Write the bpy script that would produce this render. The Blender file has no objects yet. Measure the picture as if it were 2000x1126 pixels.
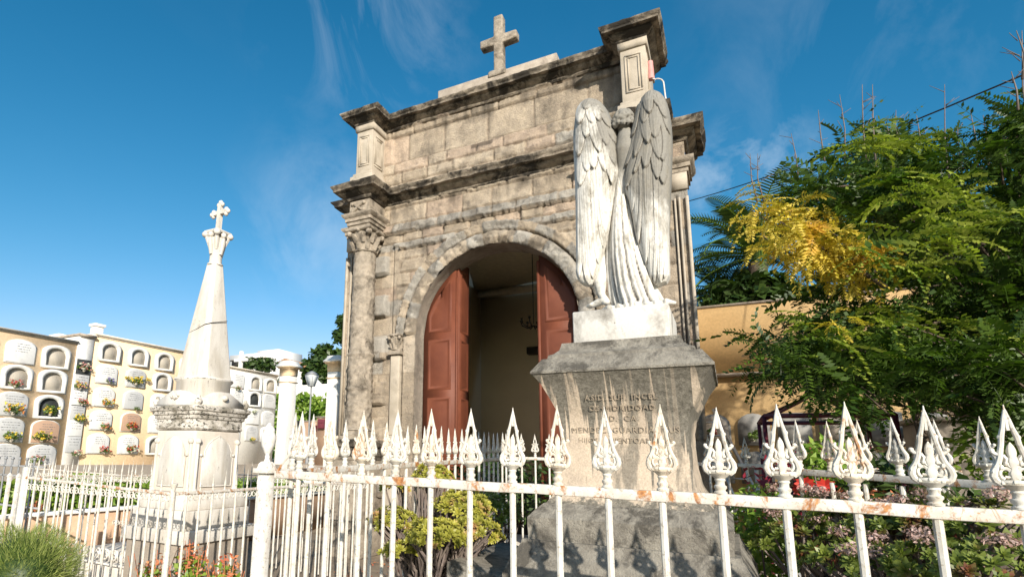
import bpy, math, random
import numpy as np
from mathutils import Vector, Matrix, noise
random.seed(7); rng=np.random.default_rng(7)
R=math.radians; PI=math.pi
S=bpy.context.scene; COL=S.collection
# ---------------------------------------------------------------- camera solve (photo 2000x1126)
F_,YAW,PIT,ROL,CX,CY=1092.0,0.503798,0.190727,0.0206062,818.7,678.8
def camM():
    cy,sy=math.cos(YAW),math.sin(YAW); cp,sp=math.cos(PIT),math.sin(PIT); cr,sr=math.cos(ROL),math.sin(ROL)
    A=Matrix(((cy,sy,0),(-sy,cy,0),(0,0,1))); B=Matrix(((1,0,0),(0,cp,sp),(0,-sp,cp)))
    C_=Matrix(((1,0,0),(0,0,-1),(0,1,0))); D=Matrix(((cr,-sr,0),(sr,cr,0),(0,0,1)))
    return D@C_@B@A
M=camM(); MT=M.transposed(); EYE=Vector((0,0,1.6))
def ray(x,y): return MT@Vector(((x-CX)/F_,(y-CY)/F_,1))
def atY(x,y,Y): d=ray(x,y); return EYE+d*(Y/d.y)
def atX(x,y,X): d=ray(x,y); return EYE+d*(X/d.x)
def atZ(x,y,Z): d=ray(x,y); return EYE+d*((Z-1.6)/d.z)
cam=bpy.data.cameras.new('camera'); co=bpy.data.objects.new('camera',cam); COL.objects.link(co); S.camera=co
cam.sensor_width=36; cam.lens=36*F_/2000; cam.shift_x=(1000-CX)/2000; cam.shift_y=(CY-563)/2000
cam.clip_start=0.05; cam.clip_end=2000
rr=[MT@Vector(v) for v in ((1,0,0),(0,-1,0),(0,0,-1))]
co.matrix_world=Matrix(((rr[0].x,rr[1].x,rr[2].x,EYE.x),(rr[0].y,rr[1].y,rr[2].y,EYE.y),(rr[0].z,rr[1].z,rr[2].z,EYE.z),(0,0,0,1)))
# ---------------------------------------------------------------- noise
def hsh(ix,iy,iz,s):
    v=(ix*73856093)^(iy*19349663)^(iz*83492791)^(s*2654435761); v=v&0xffffffff
    v=((v^(v>>13))*1274126177)&0xffffffff; v=v^(v>>16)
    return (v&0xffff)/65535.0
def vn(P,sc,s=0):
    P=np.asarray(P,float)*sc; f=np.floor(P).astype(np.int64); t=P-f; t=t*t*(3-2*t)
    r=0
    for a in (0,1):
        for b in (0,1):
            for c in (0,1):
                w=(t[...,0] if a else 1-t[...,0])*(t[...,1] if b else 1-t[...,1])*(t[...,2] if c else 1-t[...,2])
                r=r+w*hsh(f[...,0]+a,f[...,1]+b,f[...,2]+c,s)
    return r
def fbm(P,sc,oct=4,s=0):
    r=0;a=.5;n=0
    for o in range(oct): r=r+a*vn(P,sc*2**o,s+o*17); n+=a; a*=.55
    return r/n
# ---------------------------------------------------------------- materials
def newmat(name):
    m=bpy.data.materials.new(name); m.use_nodes=True; nt=m.node_tree
    b=nt.nodes['Principled BSDF']; return m,nt,b
def N(nt,t,**k):
    n=nt.nodes.new(t)
    for a,v in k.items():
        if a in n.inputs.keys() if hasattr(n.inputs,'keys') else False: n.inputs[a].default_value=v
        else: setattr(n,a,v)
    return n
def noi(nt,scale,detail=6,rough=.6,vec=None,dist=0):
    n=nt.nodes.new('ShaderNodeTexNoise'); n.inputs['Scale'].default_value=scale; n.inputs['Detail'].default_value=detail
    n.inputs['Roughness'].default_value=rough; n.inputs['Distortion'].default_value=dist
    if vec: nt.links.new(vec,n.inputs['Vector'])
    return n.outputs[0]
def ramp(nt,fac,stops,interp='LINEAR'):
    n=nt.nodes.new('ShaderNodeValToRGB'); n.color_ramp.interpolation=interp
    e=n.color_ramp.elements
    while len(e)<len(stops): e.new(.5)
    for i,(p,c) in enumerate(stops):
        e[i].position=p; e[i].color=(c,c,c,1) if not hasattr(c,'__len__') else (*c,1)
    nt.links.new(fac,n.inputs[0]); return n.outputs[0]
def mix(nt,f,a,b,mode='MIX'):
    n=nt.nodes.new('ShaderNodeMix'); n.data_type='RGBA'; n.blend_type=mode
    for k,v in ((0,f),(6,a),(7,b)):
        if isinstance(v,(int,float)): n.inputs[k].default_value=v if k==0 else (v,v,v,1)
        elif isinstance(v,tuple): n.inputs[k].default_value=(*v,1)
        else: nt.links.new(v,n.inputs[k])
    return n.outputs[2]
def mth(nt,op,a,b=0.,clamp=False):
    n=nt.nodes.new('ShaderNodeMath'); n.operation=op; n.use_clamp=clamp
    for k,v in ((0,a),(1,b)):
        if isinstance(v,(int,float)): n.inputs[k].default_value=v
        else: nt.links.new(v,n.inputs[k])
    return n.outputs[0]
def wpos(nt,scale=(1,1,1)):
    g=nt.nodes.new('ShaderNodeNewGeometry'); m=nt.nodes.new('ShaderNodeMapping'); m.inputs['Scale'].default_value=scale
    nt.links.new(g.outputs['Position'],m.inputs['Vector']); return m.outputs[0]
def opos(nt,scale=(1,1,1)):
    g=nt.nodes.new('ShaderNodeTexCoord'); m=nt.nodes.new('ShaderNodeMapping'); m.inputs['Scale'].default_value=scale
    nt.links.new(g.outputs['Object'],m.inputs['Vector']); return m.outputs[0]
def bump(nt,b,h,st=.3,dist=.02):
    n=nt.nodes.new('ShaderNodeBump'); n.inputs['Strength'].default_value=st; n.inputs['Distance'].default_value=dist
    nt.links.new(h,n.inputs['Height']); nt.links.new(n.outputs[0],b.inputs['Normal'])
def stone(name,a,b_,dark=None,sc=6,dk=(.45,.6),streak=False,rough=.9,bs=.5,bd=.01,attr=False,dsc=1.5,fine=60):
    m,nt,b=newmat(name); p=wpos(nt)
    n1=noi(nt,sc,8,.62,p); c=mix(nt,ramp(nt,n1,[(.35,0.),(.65,1.)]),a,b_)
    if attr:
        at=nt.nodes.new('ShaderNodeAttribute'); at.attribute_name='Col'
        c=mix(nt,1.,at.outputs[0],mix(nt,ramp(nt,n1,[(.3,0.),(.7,1.)]),(.78,.78,.78),(1.15,1.12,1.08)),'MULTIPLY')
    n2=noi(nt,fine,4,.7,p)
    c=mix(nt,.5,c,ramp(nt,n2,[(.3,.55),(.7,1.)]),'MULTIPLY')
    if dark:
        ps=wpos(nt,(3,3,.5)) if streak else p
        n3=noi(nt,dsc*(1.6 if streak else 1),8,.7,ps,.4)
        c=mix(nt,ramp(nt,n3,[(dk[0],0.),(dk[1],1.)]),c,dark)
    nt.links.new(c,b.inputs['Base Color']); b.inputs['Roughness'].default_value=rough
    b.inputs['Specular IOR Level'].default_value=.25
    h=mth(nt,'ADD',noi(nt,sc*4,8,.7,p),mth(nt,'MULTIPLY',n2,.5)); bump(nt,b,h,bs,bd)
    return m
def plain(name,c,rough=.6,c2=None,sc=8,metal=0,bs=.15,spec=.4):
    m,nt,b=newmat(name); p=opos(nt)
    c2=c2 or tuple(v*.8 for v in c)
    nt.links.new(mix(nt,ramp(nt,noi(nt,sc,6,.6,p),[(.35,0.),(.68,1.)]),c,c2),b.inputs['Base Color'])
    b.inputs['Roughness'].default_value=rough; b.inputs['Metallic'].default_value=metal; b.inputs['Specular IOR Level'].default_value=spec
    if bs: bump(nt,b,noi(nt,sc*6,5,.6,p),bs,.005)
    return m
def leafm(name,c,c2,tr=.35,sc=2.5,rough=.45,c3=None):
    m,nt,b=newmat(name); at=nt.nodes.new('ShaderNodeAttribute'); at.attribute_name='Col'
    p=wpos(nt)
    cc=mix(nt,ramp(nt,at.outputs['Fac'],[(0,0.),(1,1.)]),c,c2)
    if c3: cc=mix(nt,ramp(nt,noi(nt,sc,3,.5,p),[(.56,0.),(.66,1.)]),cc,c3)
    nt.links.new(cc,b.inputs['Base Color']); b.inputs['Roughness'].default_value=rough; b.inputs['Specular IOR Level'].default_value=.35
    t=nt.nodes.new('ShaderNodeBsdfTranslucent'); ms=nt.nodes.new('ShaderNodeMixShader'); ms.inputs[0].default_value=tr
    nt.links.new(mix(nt,1.,cc,(1.3,1.5,.6),'MULTIPLY'),t.inputs[0])
    o=nt.nodes['Material Output']; nt.links.new(b.outputs[0],ms.inputs[1]); nt.links.new(t.outputs[0],ms.inputs[2]); nt.links.new(ms.outputs[0],o.inputs[0])
    return m
def paint(name,amount=.62,base=(.8,.79,.75),seed=0):
    m,nt,b=newmat(name); p=wpos(nt); p2=wpos(nt,(14,14,14))
    rust=mix(nt,ramp(nt,noi(nt,60,5,.7,p),[(.35,0.),(.65,1.)]),(.22,.08,.03),(.55,.27,.1))
    r1=ramp(nt,noi(nt,15,9,.75,wpos(nt,(1,1,.6)),.6),[(amount-.01,0.),(amount+.07,1.)])
    r2=ramp(nt,noi(nt,90,4,.6,p),[(.66,0.),(.7,1.)])
    g=mix(nt,ramp(nt,noi(nt,16,5,.6,p),[(.4,0.),(.75,1.)]),base,(.5,.44,.36))
    g=mix(nt,ramp(nt,noi(nt,60,6,.7,p,.4),[(.56,0.),(.62,.7)]),g,(.3,.25,.19))
    c=mix(nt,mth(nt,'MAXIMUM',r1,mth(nt,'MULTIPLY',r2,.75)),g,rust)
    nt.links.new(c,b.inputs['Base Color']); b.inputs['Roughness'].default_value=.55; b.inputs['Specular IOR Level'].default_value=.3
    bump(nt,b,mth(nt,'ADD',noi(nt,120,5,.7,p),r1),.35,.002); return m
MT_={}
MT_['wall']=stone('ashlar_stone',(.4,.3,.2),(.3,.25,.19),(.11,.092,.073),7,(.52,.72),attr=True,bs=1.,bd=.03,dsc=1.6,fine=45)
MT_['trim']=stone('weathered_trim_stone',(.38,.32,.245),(.2,.165,.125),(.035,.03,.024),8,(.42,.56),bs=.8,bd=.015,dsc=2.2)
MT_['pier']=stone('pier_stone',(.52,.45,.36),(.4,.345,.27),(.1,.085,.07),4,(.62,.8),bs=.4,bd=.006,dsc=1.4)
MT_['carved']=stone('carved_stone',(.44,.37,.29),(.27,.23,.18),(.09,.075,.058),8,(.49,.66),bs=.8,bd=.012,dsc=3)
MT_['joint']=stone('mortar',(.25,.2,.15),(.18,.15,.12))
# angel marble: white lower, grey lichen upper
def marble(name,white=(.8,.77,.71),grey=(.33,.31,.27),lo=.48,hi=.62,dsc=3,bs=.25,dirt=(.12,.1,.08),dd=.7,streak=(1,1,.45)):
    m,nt,b=newmat(name); p=wpos(nt); ps=wpos(nt,streak)
    n1=ramp(nt,noi(nt,dsc,7,.62,ps,.3),[(lo,0.),(hi,1.)])
    c=mix(nt,n1,white,grey)
    c=mix(nt,ramp(nt,noi(nt,dsc*5,6,.7,ps),[(dd,0.),(dd+.08,1.)]),c,dirt)
    c=mix(nt,.35,c,ramp(nt,noi(nt,90,4,.7,p),[(.35,.6),(.6,1.)]),'MULTIPLY')
    nt.links.new(c,b.inputs['Base Color']); b.inputs['Roughness'].default_value=.7; b.inputs['Specular IOR Level'].default_value=.25
    bump(nt,b,noi(nt,45,6,.7,p),bs,.004); return m
def angelmat(name,zc,hard=.35):
    # grey lichen grows on the rain-washed upper stone; white stays lower
    m,nt,b=newmat(name); p=wpos(nt); ps=wpos(nt,(1,1,.4))
    g=nt.nodes.new('ShaderNodeNewGeometry'); sx=nt.nodes.new('ShaderNodeSeparateXYZ'); nt.links.new(g.outputs['Position'],sx.inputs[0])
    z=mth(nt,'DIVIDE',mth(nt,'SUBTRACT',sx.outputs[2],zc),1.7)
    xx=mth(nt,'MULTIPLY',mth(nt,'SUBTRACT',sx.outputs[0],-.52),1.15)
    f=mth(nt,'ADD',mth(nt,'ADD',noi(nt,4.5,7,.65,ps,.4),z),xx)
    c=mix(nt,ramp(nt,f,[(.5,0.),(.62,1.)]),(.66,.63,.57),(.25,.235,.205))
    c=mix(nt,ramp(nt,noi(nt,14,6,.7,ps,.5),[(.5,0.),(.66,.9)]),c,(.27,.245,.2))
    c=mix(nt,.4,c,ramp(nt,noi(nt,70,4,.7,p),[(.35,.6),(.6,1.)]),'MULTIPLY')
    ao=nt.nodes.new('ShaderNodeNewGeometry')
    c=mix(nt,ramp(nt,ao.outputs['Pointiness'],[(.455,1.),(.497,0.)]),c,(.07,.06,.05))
    nt.links.new(c,b.inputs['Base Color']); b.inputs['Roughness'].default_value=.75; b.inputs['Specular IOR Level'].default_value=.2
    bump(nt,b,noi(nt,60,6,.7,p),.3,.004); return m
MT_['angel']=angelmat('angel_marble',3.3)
MT_['plinth']=marble('plinth_marble',(.63,.6,.55),(.24,.22,.19),.5,.66,5,streak=(1,1,.6),dd=.62)
MT_['obel']=marble('obelisk_marble',(.66,.62,.56),(.5,.45,.38),.44,.66,3.5,dd=.62,streak=(1.6,1.6,.35))
MT_['obelpink']=marble('tomb_base_marble',(.64,.57,.49),(.5,.42,.34),.5,.7,2.5,dd=.76)
MT_['obeldirty']=marble('tomb_cornice_marble',(.66,.61,.54),(.28,.25,.2),.45,.58,4,dd=.52,dirt=(.05,.045,.035),streak=(1,1,1.5))
def pedmat():
    m,nt,b=newmat('pedestal_stone'); p=wpos(nt); g=nt.nodes.new('ShaderNodeNewGeometry'); sx=nt.nodes.new('ShaderNodeSeparateXYZ'); nt.links.new(g.outputs['Position'],sx.inputs[0])
    z=sx.outputs[2]
    tan=mix(nt,ramp(nt,noi(nt,9,6,.6,p),[(.35,0.),(.7,1.)]),(.6,.49,.37),(.48,.39,.3))
    grey=mix(nt,ramp(nt,noi(nt,40,7,.8,p),[(.35,0.),(.65,1.)]),(.1,.09,.072),(.27,.245,.2))
    # drip stains: narrow vertical streaks whose lower reach varies along x
    st=noi(nt,14,2,.5,wpos(nt,(2.6,.06,.04)),.03)
    fine=noi(nt,22,5,.6,wpos(nt,(1,1,.5)))
    k=mth(nt,'ADD',mth(nt,'MULTIPLY',mth(nt,'SUBTRACT',z,1.87),2.5),mth(nt,'ADD',mth(nt,'MULTIPLY',mth(nt,'SUBTRACT',st,.5),4.2),mth(nt,'MULTIPLY',mth(nt,'SUBTRACT',fine,.5),.25)))
    drip=ramp(nt,mth(nt,'ADD',k,.12),[(.0,0.),(.12,1.)])
    # bottom band of grey
    kb=mth(nt,'ADD',mth(nt,'MULTIPLY',mth(nt,'SUBTRACT',1.43,z),6.),mth(nt,'MULTIPLY',mth(nt,'SUBTRACT',noi(nt,12,8,.75,p),.5),3.0))
    bot=ramp(nt,kb,[(.1,0.),(.3,1.)])
    # mid patches
    mid=ramp(nt,noi(nt,7,6,.65,wpos(nt,(1.6,.3,.35))),[(.49,0.),(.57,.75)])
    c=mix(nt,mth(nt,'MAXIMUM',mth(nt,'MAXIMUM',drip,bot),mid),tan,grey)
    c=mix(nt,.5,c,ramp(nt,noi(nt,110,4,.7,p),[(.35,.5),(.6,1.)]),'MULTIPLY')
    nt.links.new(c,b.inputs['Base Color']); b.inputs['Roughness'].default_value=.92; b.inputs['Specular IOR Level'].default_value=.2
    bump(nt,b,mth(nt,'ADD',noi(nt,70,8,.75,p),mth(nt,'MULTIPLY',noi(nt,8,6,.7,p),2)),.55,.008); return m
MT_['ped']=pedmat()
MT_['pedgrey']=stone('pedestal_base_stone',(.36,.33,.275),(.2,.18,.15),(.1,.09,.075),14,(.5,.6),bs=1.,bd=.012,dsc=6,fine=90)
MT_['paint']=paint('white_iron_paint',.68,(.64,.62,.56)); MT_['rail']=paint('rusting_rail_paint',.53,(.66,.63,.57)); MT_['paint2']=paint('white_iron_paint_clean',.7,(.72,.7,.66))
MT_['tip']=paint('rusting_tip_paint',.55,(.72,.66,.55))
MT_['door']=plain('oxide_red_door_paint',(.165,.05,.025),.6,(.12,.035,.018),2.5,spec=.3)
MT_['cream']=plain('cream_plaster',(.85,.74,.54),.9,(.8,.69,.5),2)
MT_['ceil']=plain('ceiling_plaster',(.85,.76,.6),.9)
MT_['dark']=plain('dark_iron',(.03,.025,.02),.6)
MT_['yellow']=stone('ochre_render',(.8,.54,.26),(.73,.48,.22),(.52,.37,.2),1.2,(.54,.8),bs=.15,bd=.004,dsc=.8,fine=25)
MT_['orange']=stone('peach_render',(.9,.68,.44),(.87,.64,.41),None,1.,bs=.1,fine=20)
MT_['salmon']=stone('salmon_render',(.6,.4,.27),(.52,.34,.22),(.4,.28,.2),1.5,(.5,.8),bs=.15,fine=20)
MT_['white']=stone('white_render',(.82,.8,.76),(.78,.75,.7),(.6,.56,.5),1.5,(.62,.85),bs=.1,bd=.003,fine=20)
MT_['ledge']=stone('ledge_stone',(.5,.43,.35),(.36,.3,.24),(.15,.12,.1),6,(.55,.72))
MT_['pale']=stone('pale_coping',(.7,.64,.55),(.6,.53,.44),(.3,.26,.21),6,(.58,.75))
MT_['tile']=stone('clay_tile',(.45,.26,.14),(.35,.2,.11))
def slabm(n,a,b,s=6): return marble(n,a,b,.5,.75,s,dd=.78)
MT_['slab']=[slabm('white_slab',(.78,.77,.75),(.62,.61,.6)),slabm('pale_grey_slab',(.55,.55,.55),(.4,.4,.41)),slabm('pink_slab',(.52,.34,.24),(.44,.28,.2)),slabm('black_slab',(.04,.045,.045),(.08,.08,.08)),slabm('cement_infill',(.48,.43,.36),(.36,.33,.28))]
MT_['greyslab']=marble('shaded_grey_slab',(.27,.26,.24),(.18,.17,.16),.5,.75,5,dd=.78)  # grey stone, darkened further so the colour carries the niches' shade
MT_['slabdark']=plain('engraving',(.22,.22,.23),.8)
MT_['ground']=stone('earth_paving',(.36,.29,.21),(.24,.19,.14),(.13,.1,.075),3,(.52,.75),bs=.6,bd=.02,dsc=1.2,fine=40)
MT_['soil']=stone('planter_soil',(.09,.065,.045),(.05,.035,.025),(.03,.025,.02),12,bs=.9,bd=.03)
MT_['conc']=stone('terrace_concrete',(.4,.34,.27),(.32,.27,.22),(.2,.17,.14),2,(.55,.75),bs=.4,fine=30)
MT_['maroon']=plain('maroon_iron',(.16,.03,.045),.5,(.1,.02,.03),10)
MT_['alu']=plain('aluminium',(.6,.62,.63),.4,(.5,.5,.5),10,metal=.7)
MT_['greyiron']=plain('grey_iron',(.28,.29,.3),.5,(.18,.18,.18),8)
MT_['glass']=plain('milky_lamp_glass',(.75,.78,.78),.2)
MT_['bark']=stone('bark',(.2,.15,.11),(.12,.09,.065),(.05,.04,.03),14,bs=.8,bd=.02)
MT_['twig']=plain('twig',(.13,.1,.09),.8,(.2,.16,.13),20)
MT_['leaf']=leafm('feathery_leaf',(.018,.045,.008),(.09,.15,.018),.28)
MT_['leafy']=leafm('yellow_feathery_leaf',(.4,.31,.03),(.85,.65,.13),.35,3.,.45,(.6,.36,.06))
MT_['leafl']=leafm('bright_feathery_leaf',(.1,.15,.02),(.42,.46,.08),.35,4,.45,(.08,.15,.03))
MT_['palm']=leafm('palm_leaf',(.03,.06,.015),(.1,.15,.03),.2)
MT_['dkleaf']=leafm('dark_tree_leaf',(.02,.045,.01),(.06,.1,.02),.2)
MT_['hedge']=leafm('hedge_leaf',(.1,.2,.02),(.28,.38,.06),.3)
MT_['aeo']=leafm('rosette_leaf',(.1,.12,.02),(.46,.42,.07),.22,7,.4,(.4,.22,.1))
MT_['aeod']=leafm('dark_rosette_leaf',(.06,.1,.02),(.22,.26,.05),.25,5,.4,(.16,.05,.03))
MT_['grass']=leafm('grass_blade',(.14,.2,.04),(.42,.45,.15),.3)
MT_['redleaf']=leafm('red_leaf',(.35,.02,.02),(.7,.06,.04),.3)
MT_['pinkf']=leafm('pink_flower',(.25,.14,.12),(.58,.42,.38),.2)
MT_['coral']=leafm('coral_leaf',(.5,.12,.07),(.65,.28,.12),.25)
MT_['burg']=leafm('burgundy_leaf',(.12,.012,.02),(.3,.03,.05),.2)
MT_['pot']=plain('dark_pot',(.1,.09,.08),.7)
def fm(n,a,b): return leafm(n,a,b,.2)
MT_['fl']={'yellow':fm('yellow_petal',(.75,.5,.03),(.85,.7,.15)),'red':fm('red_petal',(.5,.03,.03),(.65,.1,.08)),'pink':fm('pink_petal',(.6,.25,.25),(.75,.45,.42)),'white':fm('white_petal',(.7,.68,.6),(.82,.8,.75)),'violet':fm('violet_petal',(.14,.1,.4),(.25,.2,.55)),'orange':fm('orange_petal',(.65,.2,.05),(.7,.35,.12)),'green':fm('bouquet_leaf',(.06,.12,.02),(.18,.25,.05))}
# ---------------------------------------------------------------- object helpers
def tag(o,label=None,cat=None,group=None,kind=None):
    if label: o['label']=label
    if cat: o['category']=cat
    if group: o['group']=group
    if kind: o['kind']=kind
    return o
def thing(name,loc=(0,0,0),label=None,cat=None,group=None,rz=0):
    o=bpy.data.objects.new(name,None); COL.objects.link(o); o.location=loc; o.rotation_euler=(0,0,rz); o.empty_display_size=.1
    o['_w']=tuple(loc); tag(o,label,cat,group); return o
def rootloc(p):
    while p.parent: p=p.parent
    return Vector(p.get('_w',(0,0,0)))
class MB:
    def __init__(s): s.v=[];s.f=[];s.c=[];s.n=0
    def add(s,v,f,c=None):
        v=np.asarray(v,float).reshape(-1,3); k=s.n
        s.v.append(v); s.f+= [tuple(int(i)+k for i in q) for q in f]; s.n+=len(v)
        s.c.append(np.full(len(v),.5) if c is None else np.broadcast_to(np.asarray(c,float),(len(v),)+np.asarray(c,float).shape[1:] if np.asarray(c).ndim>1 else (len(v),)))
    def box(s,a,b):
        x0,y0,z0=a;x1,y1,z1=b
        if x0>x1:x0,x1=x1,x0
        if y0>y1:y0,y1=y1,y0
        if z0>z1:z0,z1=z1,z0
        s.add([(x0,y0,z0),(x1,y0,z0),(x1,y1,z0),(x0,y1,z0),(x0,y0,z1),(x1,y0,z1),(x1,y1,z1),(x0,y1,z1)],[(0,3,2,1),(4,5,6,7),(0,1,5,4),(1,2,6,5),(2,3,7,6),(3,0,4,7)])
    def tube(s,pts,r,seg=8,cap=True,flat=1.):
        pts=[Vector(p) for p in pts]; n=len(pts); rs=r if hasattr(r,'__len__') else [r]*n
        V=[];up=None
        for i,p in enumerate(pts):
            d=(pts[min(i+1,n-1)]-pts[max(i-1,0)]); d=d.normalized() if d.length>1e-9 else Vector((0,0,1))
            if up is None: up=Vector((0,1,0)) if abs(d.y)<.9 else Vector((1,0,0))
            a=d.cross(up); a=a.normalized() if a.length>1e-6 else Vector((1,0,0)); up=a.cross(d).normalized()
            for k in range(seg):
                t=2*PI*k/seg; V.append(p+a*(rs[i]*math.cos(t))+up*(rs[i]*flat*math.sin(t)))
        F=[(i*seg+k,i*seg+(k+1)%seg,(i+1)*seg+(k+1)%seg,(i+1)*seg+k) for i in range(n-1) for k in range(seg)]
        if cap: F+=[tuple(range(seg))[::-1],tuple(range((n-1)*seg,n*seg))]
        s.add([tuple(v) for v in V],F)
    def lathe(s,prof,c=(0,0,0),seg=16,sx=1,sy=1):
        V=[];m=len(prof)
        for r,z in prof:
            for k in range(seg):
                t=2*PI*k/seg; V.append((c[0]+r*sx*math.cos(t),c[1]+r*sy*math.sin(t),c[2]+z))
        F=[(i*seg+k,i*seg+(k+1)%seg,(i+1)*seg+(k+1)%seg,(i+1)*seg+k) for i in range(m-1) for k in range(seg)]
        F+=[tuple(range(seg))[::-1],tuple(range((m-1)*seg,m*seg))]
        s.add(V,F)
    def sq(s,prof,c,rot=PI/4,ax=1.,ay=1.):   # square lathe: profile of half widths
        V=[];m=len(prof)
        for r,z in prof:
            for sx,sy in ((-1,-1),(1,-1),(1,1),(-1,1)): V.append((c[0]+sx*r*ax,c[1]+sy*r*ay,c[2]+z))
        F=[(i*4+k,i*4+(k+1)%4,(i+1)*4+(k+1)%4,(i+1)*4+k) for i in range(m-1) for k in range(4)]
        F+=[(3,2,1,0),tuple(range((m-1)*4,m*4))]; s.add(V,F)
    def ell(s,c,r,seg=12,rings=8):
        r=r if hasattr(r,'__len__') else (r,r,r)
        pr=[(math.sin(PI*i/rings),-math.cos(PI*i/rings)) for i in range(rings+1)]
        V=[(c[0]+r[0]*max(a,1e-4)*math.cos(2*PI*k/seg),c[1]+r[1]*max(a,1e-4)*math.sin(2*PI*k/seg),c[2]+r[2]*z) for a,z in pr for k in range(seg)]
        F=[(i*seg+k,i*seg+(k+1)%seg,(i+1)*seg+(k+1)%seg,(i+1)*seg+k) for i in range(rings) for k in range(seg)]; s.add(V,F)
    def prism(s,poly,y0,y1):  # polygon in XZ, extruded in Y
        n=len(poly); V=[(x,y0,z) for x,z in poly]+[(x,y1,z) for x,z in poly]
        F=[tuple(range(n)),tuple(range(n,2*n))[::-1]]+[(i,i+n,(i+1)%n+n,(i+1)%n) for i in range(n)]; s.add(V,F)
    def grid(s,P,c=None,flip=False,mask=None):
        n,m=P.shape[:2]; V=P.reshape(-1,3)
        F=[]
        for i in range(n-1):
            for j in range(m-1):
                if mask is not None and not mask[i,j]: continue
                q=(i*m+j,i*m+j+1,(i+1)*m+j+1,(i+1)*m+j); F.append(q[::-1] if flip else q)
        s.add(V,F,c)
    def arrays(s,V,F,c=None): s.add(V,F,c)
    def build(s,name,mat,parent=None,smooth=False,local=False,loc=None):
        V=np.concatenate(s.v) if s.v else np.zeros((0,3))
        if parent is not None and not local: V=V-np.array(rootloc(parent))
        me=bpy.data.meshes.new(name); me.from_pydata([],[],[]) if False else None
        me.vertices.add(len(V)); me.vertices.foreach_set('co',V.ravel())
        lt=np.array([len(f) for f in s.f],dtype=np.int32); li=np.fromiter((i for f in s.f for i in f),dtype=np.int32)
        me.loops.add(len(li)); me.loops.foreach_set('vertex_index',li)
        me.polygons.add(len(lt)); me.polygons.foreach_set('loop_start',np.concatenate(([0],np.cumsum(lt)[:-1])).astype(np.int32)); me.polygons.foreach_set('loop_total',lt)
        if smooth: me.polygons.foreach_set('use_smooth',np.ones(len(lt),dtype=bool))
        me.update(calc_edges=True); me.validate()
        at=me.attributes.new('Col','FLOAT_COLOR','POINT'); C=np.ones((len(V),4))
        cc=np.concatenate([x if x.ndim==2 else np.repeat(x[:,None],3,1) for x in s.c]); C[:,:3]=cc
        at.data.foreach_set('color',C.ravel())
        me.materials.append(mat); o=bpy.data.objects.new(name,me); COL.objects.link(o)
        if parent is not None: o.parent=parent
        if loc is not None: o.location=loc
        if smooth and smooth!='all':
            try: me.set_sharp_from_angle(angle=R(40))
            except Exception: pass
        return o
def bevel(o,w=.01,seg=2):
    m=o.modifiers.new('b','BEVEL'); m.width=w; m.segments=seg; m.limit_method='ANGLE'; m.angle_limit=R(35); return o
def copy(o,parent=None,loc=None):
    c=o.copy(); COL.objects.link(c)
    if parent is not None: c.parent=parent
    if loc is not None: c.location=loc
    return c
def copytree(o,parent=None,loc=None):
    c=copy(o,parent,loc)
    for ch in [x for x in bpy.data.objects if x.parent==o]: copytree(ch,c)
    return c
def sweep(prof,path,step=.07,amp=.0,ns=5,seed=0,zamp=None):
    """profile [(out,z)] swept along plan path; outward = right-hand side (toward -Y when going +X)"""
    P=[Vector(p) for p in path]; n=len(P); D=[(P[i+1]-P[i]).normalized() for i in range(n-1)]; NN=[Vector((d.y,-d.x)) for d in D]
    st=[]
    for i in range(n-1):
        L=(P[i+1]-P[i]).length; k=max(1,int(L/step))
        for j in range(k+(1 if i==n-2 else 0)):
            t=j/k; p=P[i].lerp(P[i+1],t)
            if j==0 and i>0: nn=NN[i-1]+NN[i]; nn=nn/max(1e-6,nn.dot(NN[i]))
            elif j==k and i==n-2: nn=NN[i]
            else: nn=NN[i]
            st.append((p,nn))
    V=np.array([[(p.x+nn.x*o,p.y+nn.y*o,z) for o,z in prof] for p,nn in st])
    # inner mitres can cross near corners: clamp sample points too close to concave corners
    for i in range(1,n-1):
        crossz=D[i-1].x*D[i].y-D[i-1].y*D[i].x
        if crossz>0: pass
    if amp:
        nz=fbm(V,ns,4,seed)-.5; d=amp*2*nz
        outd=np.array([[(nn.x,nn.y) for _ in prof] for p,nn in st]); lim=np.clip(np.array([o for o,_ in prof])/.06,0,1)[None,:]
        V[...,0]+=outd[...,0]*np.minimum(d,.004)*lim; V[...,1]+=outd[...,1]*np.minimum(d,.004)*lim
        V[...,2]+=(fbm(V+9.1,ns*1.4,3,seed+5)-.5)*amp*.9*lim
    mb=MB(); mb.grid(V,flip=False); 
    return mb
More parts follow.
